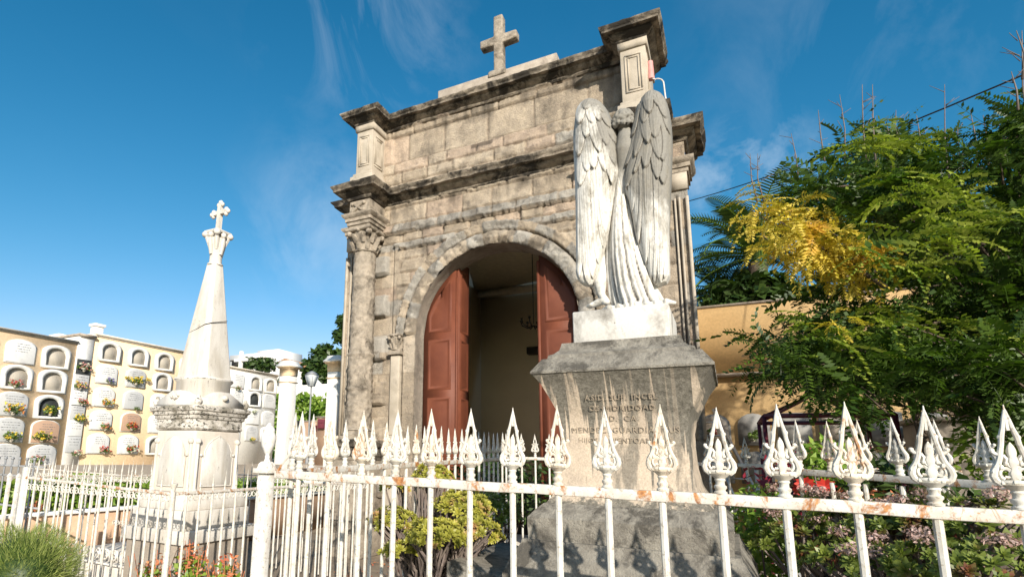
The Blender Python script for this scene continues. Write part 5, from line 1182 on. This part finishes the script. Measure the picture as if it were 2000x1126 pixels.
# ladder
t=thing('ladder',(-.3,12.0,GZ),'aluminium ladder leaning against the ochre wall beside the pedestal','ladder')
a0=atY(1352,800,13.2); a1=atY(1392,868,12.6); dv=(a1-a0)
k=(GZ-a0.z)/dv.z; b0=a0+dv*k
b0=Vector((a0.x+1.15,11.7,GZ)); 
for off in (0,.42):
    m=MB(); o=Vector((off*.95,-off*.25,0)); m.tube([a0+o,b0+o],.035,4); m.build('stile',MT_['alu'],t)
for i in range(1,11):
    m=MB(); c_=a0.lerp(b0,i/11.); m.tube([c_,c_+Vector((.4,-.105,0))],.017,6); m.build('rung',MT_['alu'],t)
# maroon canopy
t=thing('iron_canopy',(.9,6.9,GZ),'maroon iron grave canopy with a pitched frame and a small cross on top','canopy')
YC=7.2; a=atY(1492,812,YC); b=atY(1748,808,YC); zc=a.z; x0,x1=a.x,b.x; dp=1.3; ap=Vector(((x0+x1)/2,YC+.5*dp,atY(1615,768,YC+.5*dp).z))
cs=[(x0,YC),(x1,YC),(x1,YC+dp),(x0,YC+dp)]
for x,y in cs: m=MB(); m.box((x-.02,y-.02,GZ),(x+.02,y+.02,zc)); m.build('post',MT_['maroon'],t)
for i in range(4):
    p,q_=cs[i],cs[(i+1)%4]; m=MB(); m.tube([(p[0],p[1],zc),(q_[0],q_[1],zc)],.026,4); m.build('beam',MT_['maroon'],t)
    m=MB(); m.tube([(p[0],p[1],zc),tuple(ap)],.016,6); m.build('rafter',MT_['maroon'],t)
m=MB(); m.add([(x1,YC,zc+.012),(x1,YC+dp,zc+.012),tuple(ap),(x1,YC,zc+.022),(x1,YC+dp,zc+.022),(ap.x,ap.y,ap.z+.011)],[(0,1,2),(3,5,4),(0,3,4,1),(1,4,5,2),(2,5,3,0)]); m.build('roof_sheet',MT_['maroon'],t)
m=MB(); m.box((ap.x-.018,ap.y-.018,ap.z),(ap.x+.018,ap.y+.018,ap.z+.26)); m.box((ap.x-.13,ap.y-.012,ap.z+.15),(ap.x+.13,ap.y+.012,ap.z+.18)); m.sq([(.04,-.02),(.03,.06)],tuple(ap)); m.build('cross',MT_['maroon'],t)
# overhead wire
t=thing('overhead_wire',tuple(atY(1339,396,16)),'thin black overhead wire crossing the sky behind the right tree','wire')
p0=atY(1300,404,17); p1=atY(2060,120,9); pm=(p0+p1)/2-Vector((0,0,.35)); m=MB(); m.tube([p0*(1-t_)**2+pm*2*t_*(1-t_)+p1*t_*t_ for t_ in np.linspace(0,1,16)],.012,5); m.build('cable',MT_['dark'],t)
# ================================================================ VEGETATION
def frond_template(pairs=13,L=1.,w=.16,droop=.25,lw=.034,miss=0,seed=0):
    q=random.Random(seed)
    V=[];F=[];C=[]
    def axis(s): return np.array([s*L*(1-.12*s),0,.05*math.sin(PI*s)-droop*s*s*L])
    n=8
    for i in range(n):
        a,b=axis(i/n),axis((i+1)/n); k=len(V); V+=[a+[0,-.004*L,0],a+[0,.004*L,0],b+[0,.003*L,0],b+[0,-.003*L,0]]; F.append((k,k+1,k+2,k+3)); C+=[.1]*4
    for i in range(pairs):
        s=.12+.86*i/(pairs-1); a=axis(s); wl=w*L*(.55+.45*math.sin(PI*min(1,.2+.75*s)))
        for sd_ in (-1,1):
            if q.random()<miss: continue
            wl=w*L*(.55+.45*math.sin(PI*min(1,.2+.75*s)))*q.uniform(.75,1.12)
            d=np.array([.38+q.uniform(-.15,.2),sd_*1.,-.18-.1*((i*7)%3)+q.uniform(-.2,.15)]); d/=np.linalg.norm(d); t=a+d*wl; mp=a+d*wl*.5; fw=np.array([1,0,.1])*lw*L*1.15
            k=len(V); V+=[a,mp-fw*.8+[0,0,.006],t,mp+fw+[0,0,.004]]; F.append((k,k+1,k+2,k+3)); C+=[.35+.5*((i*3+sd_)%5)/5]*4
    return np.array(V),F,np.array(C)
TP=[frond_template(13,1,.19,.18,seed=1),frond_template(12,1,.22,.5,.04,.08,2),frond_template(15,1,.16,.06,.03,.05,3),frond_template(9,1,.26,.3,.055,.12,4),frond_template(12,1,.2,.7,.036,.2,5)]
def add_fronds(mb,P,D,sz,g,cb=(0,1),roll=.5):
    """instances merged: base points P, directions D"""
    for k in range(len(TP)):
        sel=np.arange(len(P))[np.arange(len(P))%len(TP)==k]
        if len(sel)==0: continue
        V,F,C=TP[k]; F=np.array(F); d=D[sel]/np.linalg.norm(D[sel],axis=1)[:,None]; up=np.array([0,0,1.])+g.normal(size=(len(sel),3))*roll
        y=np.cross(up,d); y/=np.linalg.norm(y,axis=1)[:,None]; z=np.cross(d,y); s=sz[sel][:,None,None]
        W=P[sel][:,None,:]+s*(V[None,:,0:1]*d[:,None,:]+V[None,:,1:2]*y[:,None,:]+V[None,:,2:3]*z[:,None,:])
        n=len(sel); FF=(F[None]+np.arange(n)[:,None,None]*len(V)).reshape(-1,4); br=cb[0]+(cb[1]-cb[0])*g.random(n)
        CC=np.clip(C[None,:]*.6+br[:,None]*.6-.1,0,1).reshape(-1)
        mb.add(W.reshape(-1,3),FF.tolist(),CC)
def tree_feather():
    base=Vector((3.9,8.6,GZ)); t=thing('feathery_tree',tuple(base),'large feathery leaved green tree with bare upright shoots filling the right side','tree')
    m=MB(); trunk=[base,base+Vector((-.1,-.1,1.2)),base+Vector((.1,-.2,2.4))]; m.tube(trunk,[.2,.16,.13],12); m.build('trunk',MT_['bark'],t,smooth=True)
    g=np.random.default_rng(5); rr=random.Random(9)
    # crown envelope is described by clusters placed through its volume
    mb=MB(); lm=MB(); mt=MB(); top=trunk[-1]
    cl=[]
    def env(px,py,Y): return atY(px,py,Y)
    # outline of crown in view, sampled at three depths -> a real volume 4 m deep
    ol=[(1500,385),(1530,340),(1580,300),(1640,265),(1700,240),(1760,235),(1830,265),(1900,250),(1960,230),(2060,150),(2200,120)]
    def topy(x): return np.interp(x,[a for a,b in ol],[b for a,b in ol])
    bo=[(1420,700),(1450,705),(1500,740),(1560,765),(1620,785),(1700,795),(1780,740),(1850,770),(1900,790),(1950,800),(2000,790),(2200,800)]
    def boty(x): return np.interp(x,[a for a,b in bo],[b for a,b in bo])
    lf=[(230,1800),(300,1620),(380,1560),(440,1600),(560,1600),(640,1500),(690,1445),(740,1480),(800,1720)]
    n=0; pts=[]
    while len(pts)<560:
        x=rr.uniform(1410,2230); y=rr.uniform(120,800)
        if y<topy(x)+30 or y>boty(x)-8 or x<np.interp(y,[a for a,b in lf],[b for a,b in lf])+10: continue
        Y=rr.uniform(5.6,9.2) if y<640 else rr.uniform(5.0,8.6)
        # gaps
        if vn(np.array([x/95.,y/95.,Y*.6]),1.,3)<.40 and y>250: continue
        pts.append((x,y,Y))
    for x,y,Y in pts: cl.append(np.array(env(x,y,Y)))
    cl=np.array(cl)
    P=[];D=[];
    for i,c in enumerate(cl):
        k=rr.randint(8,13); out=c-np.array([3.6,8.0,2.6]); out/=np.linalg.norm(out)+1e-6
        bd=out*.8+g.normal(size=3)*.45+np.array([-.25,-.25,.1]); bd/=np.linalg.norm(bd); tl=.35
        a=c-bd*tl*.7; lm.tube([tuple(a),tuple(c)],[.009,.004],5)
        for j in range(k):
            s=j/k; p=a+bd*tl*(.2+s); d=bd*.45+g.normal(size=3)*.55; d[2]-=.1; P.append(p);D.append(d)
    for i in range(190):   # the crown goes on to the right, out of the picture, and shades the wall
        c=np.array([rr.uniform(3.6,9.2),rr.uniform(6.4,10.2),rr.uniform(3.0,5.7)])
        if ((c[0]-6.3)/3.2)**2+((c[1]-8.3)/2.2)**2+((c[2]-4.2)/1.7)**2>1.1: continue
        for j in range(11): d=g.normal(size=3); d[2]*=.4; P.append(c+g.normal(size=3)*.18);D.append(d)
    P=np.array(P);D=np.array(D); sz=.22+.22*g.random(len(P)); add_fronds(mb,P,D,sz,g,(-.1,1.)); print('fronds',len(P))
    mb.build('crown',MT_['leaf'],t)
    # limbs
    for i in range(0,len(cl),6):
        c=cl[i]; mid=(np.array(top)*.5+c*.5)+np.array([0,0,-.15]); lm.tube([tuple(top),tuple(mid+g.normal(size=3)*.08),tuple(c)],[.05,.025,.008],6)
    lm.build('limbs',MT_['bark'],t,smooth=True)
    # sunlit branch tips, their brightness put into a lighter leaf colour
    mb=MB(); P=[];D=[]
    for px,py,n_,sx,sy in ((1800,360,26,75,30),(1830,430,30,70,45),(1790,500,22,70,40),(1680,470,12,50,30),(1640,640,16,60,24),(1740,620,9,50,24),(1620,700,5,40,20),(1720,280,14,60,15),(1980,420,8,20,20),(1880,640,10,30,30),(1660,280,10,50,14)):
        for j in range(n_):
            Y=rr.uniform(5.1,5.7); P.append(np.array(atY(px+rr.uniform(-1,1)*sx,py+rr.uniform(-1,1)*sy,Y))); a_=rr.uniform(-.6,.5) ; D.append(np.array([rr.choice((-1,1,1))*math.cos(a_),-.25,math.sin(a_)-.1]))
    add_fronds(mb,np.array(P),np.array(D),.26+.14*g.random(len(P)),g,(.2,1),.25); mb.build('bright_tips',MT_['leafl'],t)
    # bare upright shoots
    for px,py0,py1,Y in ((1845,360,165,7),(1640,300,185,7),(1684,285,165,6.5),(1704,300,165,6.4),(1545,330,260,7),(1598,290,215,7),(1465,370,300,6.3),(1480,370,300,6.4),(1750,260,215,6.8),(1790,300,225,7),(1895,300,215,7),(1920,310,225,7),(1950,290,240,6.5),(1985,130,60,5.5),(1975,190,140,5.5),(1996,250,60,6.2),(1870,330,250,7.2),(1730,300,235,7)):
        m=MB(); a=atY(px+10+rr.uniform(-5,5),py0+25,Y); b=atY(px,py1,Y); mid=a.lerp(b,.5)+Vector((rr.uniform(-.03,.03),0,0)); m.tube([a,mid,b],[.009,.006,.0025],5)
        for k in range(5): c=a.lerp(b,rr.uniform(.3,.95)); m.tube([c,c+Vector((rr.uniform(-.12,.12),rr.uniform(-.05,.05),rr.uniform(.02,.1)))],[.004,.002],4)
        m.build('bare_shoot',MT_['twig'],t)
    return t
tree_feather()
# yellow branch
def yellow():
    t=thing('yellow_leaved_tree',tuple(Vector((1.35,5.9,GZ))),'slender tree whose bright yellow feathery branch hangs over the ochre wall','tree'); g=np.random.default_rng(8); rr=random.Random(4)
    P=[];D=[];m=MB(); lm=MB()
    o=atY(1720,600,6.4)
    br=[((1730,560),(1600,440),(1478,380)),((1730,560),(1580,480),(1466,410)),((1730,560),(1640,440),(1560,400)),((1730,560),(1560,520),(1490,460)),((1730,560),(1650,520),(1560,500)),((1730,560),(1690,500),(1620,450)),((1730,560),(1600,480),(1520,430))]
    for bi,b in enumerate(br):
        Y0=6.3-.12*bi; pt=[atY(x,y,Y0-.2*i) for i,(x,y) in enumerate(b)]
        cur=[pt[0]*(1-s)**2+pt[1]*2*s*(1-s)+pt[2]*s*s for s in np.linspace(0,1,14)]; lm.tube(cur,[.02*(1-.8*i/13) for i in range(14)],6)
        for i in range(3,14):
            for k in range(6 if i>6 else 3):
                p=cur[i]+Vector((rr.uniform(-.08,.08),rr.uniform(-.12,.08),rr.uniform(-.06,.08))); P.append(np.array(p)); an=rr.choice((rr.uniform(-.35,.3),rr.uniform(-1.4,-.5))); sg=rr.choice((-1,1)); D.append(np.array([sg*math.cos(an),rr.uniform(-.5,.1),math.sin(an)]))
    P=np.array(P);D=np.array(D); add_fronds(m,P,D,.18+.14*g.random(len(P)),g,(0,1),.3); m.build('crown',MT_['leafy'],t)
    lm.tube([Vector((1.35,5.9,GZ)),Vector((1.45,6.0,1.4)),o],[.05,.04,.022],8); lm.build('trunk',MT_['bark'],t,smooth=True)
    m=MB(); P=[];D=[]
    for j in range(9): P.append(np.array(atY(1640+rr.uniform(-28,22),620+rr.uniform(-16,20),5.2))); D.append(np.array([rr.uniform(-1,1),-.3,rr.uniform(-.8,.2)]))
    add_fronds(m,np.array(P),np.array(D),.16+.08*g.random(len(P)),g,(.3,1),.3); m.build('yellow_tuft',MT_['leafy'],t)
yellow()
# palms behind the ochre wall
def palm(cx,cy,cz,Lf,nf,label,seed,base=0):
    t=thing('palm_tree',(cx,cy,1.0),label,'palm tree','palms behind the ochre wall'); g=random.Random(seed); m=MB(); m.tube([(cx,cy,1.0),(cx,cy,cz-.2)],[.24,.22],12); m.build('trunk',MT_['bark'],t,smooth=True)
    m=MB(); V=[];F=[];C=[]
    for i in range(nf):
        a=2*PI*i/nf*2.4+g.uniform(-.2,.2); el=g.uniform(-.2,1.25); L=Lf*g.uniform(.8,1.05); prev=None
        n=34; dirh=np.array([math.cos(a),math.sin(a),0]); lat=np.array([-math.sin(a),math.cos(a),0]); tw=g.uniform(-.4,.4)
        pts=[]
        for k in range(n+1):
            s=k/n; e=el-1.5*s*s*(.7+.3*math.cos(el)); 
            if k==0: p=np.array([cx,cy,cz])
            else: p=pts[-1]+(dirh*math.cos(e)+np.array([0,0,math.sin(e)]))*L/n
            pts.append(p)
        m.tube([tuple(p) for p in pts[::3]],[.03*(1-.8*k/12) for k in range(len(pts[::3]))],5)
        for k in range(3,n+1):
            s=k/n; p=pts[k]; T=pts[k]-pts[k-1]; T/=np.linalg.norm(T); upv=np.cross(T,lat); wl=L*.20*math.sin(PI*min(1,.18+.8*s))**.6
            for sd_ in (-1,1):
                d=lat*sd_*math.cos(tw)+T*.55-upv*(-.25)*1.+np.array([0,0,-.28]); d/=np.linalg.norm(d); tip=p+d*wl+np.array([0,0,-.05*wl]); w_=T*.02*L*.45
                kk=len(V); V+=[p-w_,p+w_,p+d*wl*.6+w_*.8,tip]; F.append((kk,kk+1,kk+2,kk+3)); c=g.random(); C+=[c]*4
    m2=MB(); m2.add(np.array(V),F,np.array(C)); m2.build('fronds',MT_['palm'],t); m.build('leaf_stems',MT_['hedge'],t)
p=atY(1478,500,16.5); palm(p.x,16.5,p.z,2.5,50,'tall dark palm behind the ochre wall, its fronds arching left against the sky',2)
p=atY(1415,580,18.0); palm(p.x,18.0,p.z,2.3,34,'lower palm crown just right of the chapel edge above the ochre wall',5)
# agave-like dark plant / stone stump between
p=atY(1490,560,15.5); t=thing('tree_stump',(p.x,15.5,2),'pale weathered trunk rising behind the ochre wall below the yellow leaves','tree'); m=MB(); m.tube([(p.x,15.5,1.5),(p.x-.05,15.5,p.z-.5),(p.x+.12,15.5,p.z+.0)],[.3,.22,.14],10); m.build('trunk',MT_['bark'],t,smooth=True)
def bigtree(name,label,c,r,n,sz,mt,seed,zb,group=None,cat='tree'):
    t=thing(name,(c[0],c[1],zb),label,cat,group); g=np.random.default_rng(seed); m=MB(); m.tube([(c[0],c[1],zb),(c[0],c[1],c[2]-.2*r[2]),(c[0]+.1,c[1],c[2]+.3*r[2])],[.2,.15,.05],8); m.build('trunk',MT_['bark'],t,smooth=True)
    k=26; cc=g.normal(size=(k,3)); cc/=np.linalg.norm(cc,axis=1)[:,None]; cc=np.array(c)+cc*np.array(r)*(.35+.5*g.random(k))[:,None]; m=MB()
    for i in range(k):
        s=.25+.2*g.random(); clump(m,cc[i],(r[0]*s,r[1]*s,r[2]*s),n//k,sz,seed=seed*50+i,up=.5)
    m.build('crown',MT_[mt],t); return t
p=atY(645,725,27); bigtree('dark_tree','dense dark green tree behind the gate between the white pillars',(p.x,27,p.z),(1.7,2.,1.7),7000,.22,'dkleaf',3,0)
p=atY(592,742,30); bigtree('dark_tree','lower rounded tree just right of the left gate pillar',(p.x,30,p.z),(1.9,2.,1.2),5500,.24,'dkleaf',4,0)
p=atY(690,655,28); bigtree('dark_tree','tree top touching the left edge of the chapel above the right gate pillar',(p.x,28,p.z),(1.0,1.4,1.3),3000,.2,'dkleaf',6,0)
p=atY(1560,560,17); bigtree('dark_tree','dark shrubby tree behind the ochre wall under the yellow branch',(p.x-.4,15.6,p.z-.9),(2.4,1.0,1.1),5500,.17,'dkleaf',7,1)
p=atY(1800,560,16.5); bigtree('dark_tree','dark tree mass behind the ochre wall deep in the shade of the feathery tree',(p.x+1.5,16.5,p.z),(3.6,1.8,2.6),8000,.2,'dkleaf',8,1)
p=atY(1900,840,10.); 
# ---- rosette succulents
def ros_t(n=16,seed=0):
    g=random.Random(seed); V=[];F=[];C=[]
    for i in range(n):
        a=i*2.399; el=.15+1.15*(i/n); L=1-.55*i/n; ca,sa=math.cos(a),math.sin(a); d=np.array([ca*math.cos(el),sa*math.cos(el),math.sin(el)]); l=np.array([-sa,ca,0]); k=len(V)
        V+=[np.zeros(3),d*L*.62-l*.21*L,d*L,d*L*.62+l*.21*L]; F.append((k,k+1,k+2,k+3)); C+=[.2+.5*i/n,.5+.4*i/n,.95,.5+.4*i/n]
    return np.array(V),np.array(F),np.array(C)
RT=ros_t()
def add_ros(mb,P,D,sz,g):
    V,F,C=RT; n=len(P); d=D/np.linalg.norm(D,axis=1)[:,None]; a=np.cross(g.normal(size=(n,3)),d); a/=np.linalg.norm(a,axis=1)[:,None]; b=np.cross(d,a)
    W=P[:,None,:]+sz[:,None,None]*(V[None,:,0:1]*a[:,None,:]+V[None,:,1:2]*b[:,None,:]+V[None,:,2:3]*d[:,None,:])
    FF=(F[None]+np.arange(n)[:,None,None]*len(V)).reshape(-1,4); mb.add(W.reshape(-1,3),FF.tolist(),np.clip((C[None]*.7+.5*(g.random(n)[:,None]-.3)),0,1).reshape(-1))
def aeonium(label,base,blobs,n,sz,mt,seed,name='succulent_shrub',flowers=0,cat='succulent',group=None):
    t=thing(name,base,label,cat,group); g=np.random.default_rng(seed); P=[];D=[];st=MB(); fm=MB()
    for (c,r,w_) in blobs:
        k=int(n*w_); d=g.normal(size=(k,3)); d/=np.linalg.norm(d,axis=1)[:,None]; d[:,2]=np.abs(d[:,2])*.9-.15; p=np.array(c)+d*np.array(r)*(.72+.33*g.random(k))[:,None]
        P.append(p); D.append(d+np.array([.1,-.3,.6])+g.normal(size=(k,3))*.25)
        for j in range(0,k,3):
            b=Vector(base)+Vector((g.normal()*.06,g.normal()*.06,0)); e=Vector(p[j]); mid=b.lerp(Vector(c),.6)+Vector(tuple(g.normal(size=3)*.05)); st.tube([b,mid,e],[.012,.009,.006],5)
        if flowers:
            for j in range(int(flowers*w_)):
                q_=np.array(c)+np.array([g.normal()*.5*r[0],-abs(g.normal())*.5*r[1],r[2]*(.7+.35*g.random())]); clump(fm,q_,(.055,.055,.028),95,.009,seed=int(g.integers(99999)))
                st.tube([Vector(c),Vector(tuple(q_))],[.007,.005],5)
    P=np.concatenate(P);D=np.concatenate(D); m=MB(); add_ros(m,P,D,sz*(.7+.6*g.random(len(P))),g); m.build('rosettes',MT_[mt],t); st.build('stems',MT_['twig'],t,smooth=True)
    if flowers: fm.build('flower_heads',MT_['pinkf'],t)
    return t
def Q(px,py,Y): return tuple(atY(px,py,Y))
aeonium('yellow green rosette succulent shrub with bare branching stems inside the fence left of the pedestal',Q(840,1180,3.6),[(Q(845,935,3.7),(.16,.16,.13),.16),(Q(770,950,3.6),(.10,.12,.1),.05),(Q(905,990,3.6),(.2,.2,.15),.2),(Q(770,1020,3.5),(.2,.2,.13),.18),(Q(850,1050,3.3),(.2,.18,.16),.2),(Q(930,1040,3.5),(.16,.18,.16),.14),(Q(780,1075,3.3),(.13,.14,.09),.07)],680,.038,'aeo',1)
aeonium('dark stemmed rosette succulent in the shade between the yellow shrub and the pedestal',Q(960,1150,4.4),[(Q(955,1010,4.4),(.28,.2,.3),1)],120,.05,'aeod',2)
aeonium('pink flowering rosette succulents massed below the fence at the right',(.55,3.6,.3),[(Q(1600,1010,3.9),(.26,.25,.16),.2),(Q(1720,1030,3.6),(.3,.25,.16),.25),(Q(1840,1040,3.4),(.25,.25,.18),.2),(Q(1560,1070,3.7),(.22,.2,.18),.12),(Q(1680,1100,3.3),(.25,.2,.14),.12),(Q(1950,1040,3.2),(.25,.25,.2),.15)],430,.05,'aeod',3,flowers=26)
aeonium('low olive rosette succulents under the pink flower heads at the lower right corner',(.6,3.0,.3),[(Q(1780,1120,3.0),(.35,.25,.1),.5),(Q(1920,1110,2.9),(.3,.25,.14),.5)],170,.045,'aeod',4,flowers=10)
# soil bed within enclosure + kerb
t=thing('planter_bed',(-.4,4.4,GZ),'dark soil bed with a concrete kerb inside the finial fence','planter'); m=MB(); xs=np.linspace(-1.85,2.0,60); ys=np.linspace(2.1,6.5,60); Xg,Yg=np.meshgrid(xs,ys,indexing='ij'); Pz=np.stack((Xg-(Yg-2.1)*.085*(Xg<-1),Yg,np.full_like(Xg,.28)),-1); Pz[...,2]+=(fbm(Pz,3,4,7)-.5)*.16-.22*np.clip((-Xg-.2)/1.2,0,1); m.grid(Pz); m.build('soil',MT_['soil'],t,smooth=True)
m=MB(); m.box((-1.98,1.9,GZ),(2.2,2.09,-.12)); m.box((-1.98,2.091,GZ),(-1.86,6.7,-.1)); m.box((-1.859,6.5,GZ),(2.2,6.7,-.1)); m.build('kerb',MT_['conc'],t)
# green filler plants, poinsettia, burgundy leaves
def bush(name,label,c,r,n,sz,mt,seed,zb,cat='shrub',extra=None,asp=.45,up=.5):
    t=thing(name,(c[0],c[1],zb),label,cat); g=np.random.default_rng(seed); m=MB()
    for i in range(7): d=g.normal(size=3)*.5; m.tube([(c[0],c[1],zb),(c[0]+r[0]*d[0]*.4,c[1]+r[1]*d[1]*.4,(zb+c[2])/2),(c[0]+r[0]*d[0],c[1]+r[1]*d[1],c[2]+abs(d[2])*r[2]*.6)],[.012,.009,.004],5)
    m.build('stems',MT_['twig'],t); m=MB(); d=g.normal(size=(n,3)); d/=np.linalg.norm(d,axis=1)[:,None]; P=np.array(c)+d*np.array(r)*(g.random(n)**.4)[:,None]; leafquads(m,P,d*.5+g.normal(size=(n,3))*.6+np.array([0,-.2,up]),sz*(.6+.8*g.random(n)),g,asp=asp); m.build('foliage',MT_[mt],t)
    if extra:
        mt2,k,s2,pts=extra
        for p in pts:
            mm=MB(); 
            for j in range(k): a=2*PI*j/k; e=Vector((math.cos(a),-.35,math.sin(a)*.8)); l=Vector((-math.sin(a),0,math.cos(a)))*.28; P0=Vector(p); mm.add([P0,P0+(e*.55+l)*s2,P0+e*s2,P0+(e*.55-l)*s2],[(0,1,2,3)],.3+.6*(j%2))
            mm.build('red_bract',MT_[mt2],t)
    return t
bush('poinsettia_plant','green leafed plant with two vivid red bracts behind the fence finials',Q(1610,900,4.6),(.2,.2,.16),420,.035,'hedge',5,.2,'shrub',('redleaf',10,.062,[Q(1572,944,4.4),Q(1612,948,4.4),Q(1566,955,4.45)]))
bush('burgundy_shrub','dark burgundy leaved shrub behind the red bracts',Q(1540,985,5.2),(.34,.25,.4),380,.04,'burg',6,.1)
bush('burgundy_shrub','small burgundy flower tuft above the red bracts',Q(1575,890,5.4),(.14,.1,.1),220,.035,'burg',7,.2)
bush('green_shrub','dark green bushy plant beside the right foot of the pedestal',Q(1495,1040,4.2),(.22,.3,.3),1000,.03,'hedge',8,-.1)
bush('green_shrub','leafy green plant behind the right side fence finials',Q(1720,960,5.0),(.5,.3,.3),900,.045,'dkleaf',9,.1)
bush('green_shrub','dark plants behind the pedestal near the chapel door',Q(975,950,7.4),(.9,.4,.5),1400,.05,'dkleaf',10,GZ)
bush('green_shrub','yellowish leafy shrub at the right edge beneath the feathery tree',Q(1985,880,7),(.5,.4,.35),700,.05,'hedge',12,GZ)
bush('red_flower_bush','plant with reddish flowers near the right side fence',Q(1700,990,4.9),(.3,.2,.12),300,.03,'coral',13,.1)
# grass tuft bottom-left
def grass():
    c=Vector(Q(30,1110,2.6)); t=thing('grass_bush',(c.x,2.6,.2),'fine bladed green bushy tuft at the lower left corner','bush'); g=np.random.default_rng(3); V=[];F=[];C=[]
    n=9000
    u=g.random(n)*2*PI; e=np.arccos(1-g.random(n)*1.15); d=np.stack((np.cos(u)*np.sin(e),np.sin(u)*np.sin(e),np.cos(e)),1); lump=.55+.85*fbm(d,2.4,4,5)
    R0=np.array([.52,.4,.42]); L=.75+.25*g.random(n)
    P=np.array([c.x-.12,c.y+.1,c.z-.1])+d*R0*(L*lump)[:,None]; d2=d+g.normal(size=(n,3))*.35+np.array([0,0,.35]); d2/=np.linalg.norm(d2,axis=1)[:,None]; a=np.cross(d2,g.normal(size=(n,3))); a/=np.linalg.norm(a,axis=1)[:,None]
    l=.07*(.6+.8*g.random(n))[:,None]; w_=.0022
    Vv=np.stack((P-a*w_,P+a*w_,P+d2*l),1).reshape(-1,3); m=MB(); m.add(Vv,[(3*i,3*i+1,3*i+2) for i in range(n)],np.repeat(g.random(n),3)); m.build('blades',MT_['grass'],t)
    m=MB(); m.ell((c.x-.12,c.y+.1,c.z-.1),(.38,.3,.32),16,10); m.build('core',MT_['dkleaf'],t,smooth=True)
grass()
# coral/red succulents at the foot of the obelisk fence
for k,(px,py,Y,lab) in enumerate(((300,1115,4.25,'coral red flowering plant at the foot of the obelisk fence, left of the corner post'),(375,1095,4.3,'coral and green leafed plant just right of the obelisk fence corner post'),(440,1118,4.4,'small coral plant further right along the obelisk fence'),(70,1000,5.5,'reddish flower clump behind the far left railing'))):
    c=Q(px,py,Y); t=thing('coral_plant',(c[0],Y,GZ),lab,'plant','coral plants around the obelisk enclosure'); m=MB(); g=np.random.default_rng(k+30)
    for i in range(16):
        e=Vector(c)+Vector((g.normal()*.18,g.normal()*.1,g.random()*.35-.1)); m.tube([(c[0]+g.normal()*.05,Y,GZ),tuple(e)],[.008,.004],4)
    m.build('stems',MT_['coral'],t); m=MB(); clump(m,c,(.24,.14,.2),150,.024,seed=k+60); m.build('foliage',MT_['coral'],t); m=MB(); clump(m,(c[0],c[1],c[2]-.08),(.25,.14,.16),160,.035,seed=k+70); m.build('leaves',MT_['hedge'],t)
# dry leaf litter
m=MB(); g=np.random.default_rng(77); n=900; P=np.stack((g.uniform(-6,-1,n),g.uniform(4,9.5,n),np.full(n,GZ+.03)),1); P[:,2]+=(0); leafquads(m,P,g.normal(size=(n,3))*.25+np.array([0,0,1]),.035*(.5+g.random(n)),g); o=m.build('leaf_litter',MT_['coral']); tag(o,'scattered dry leaves on the earth in front of the chapel','leaves',kind='stuff')
# fallen marble fragment / grey slab by pedestal
t=thing('grave_slab',(-1.55,3.9,-.2),'grey inclined stone slab in shade just left of the pedestal base','slab'); m=MB(); a=Q(955,1070,3.9); b=Q(990,1130,3.4); m.prism([(a[0]-.05,GZ),(b[0]+.1,GZ),(b[0]+.1,b[2]+.02),(a[0]-.05,a[2])],3.3,4.3); bevel(m.build('slab',MT_['pedgrey'],t),.02)
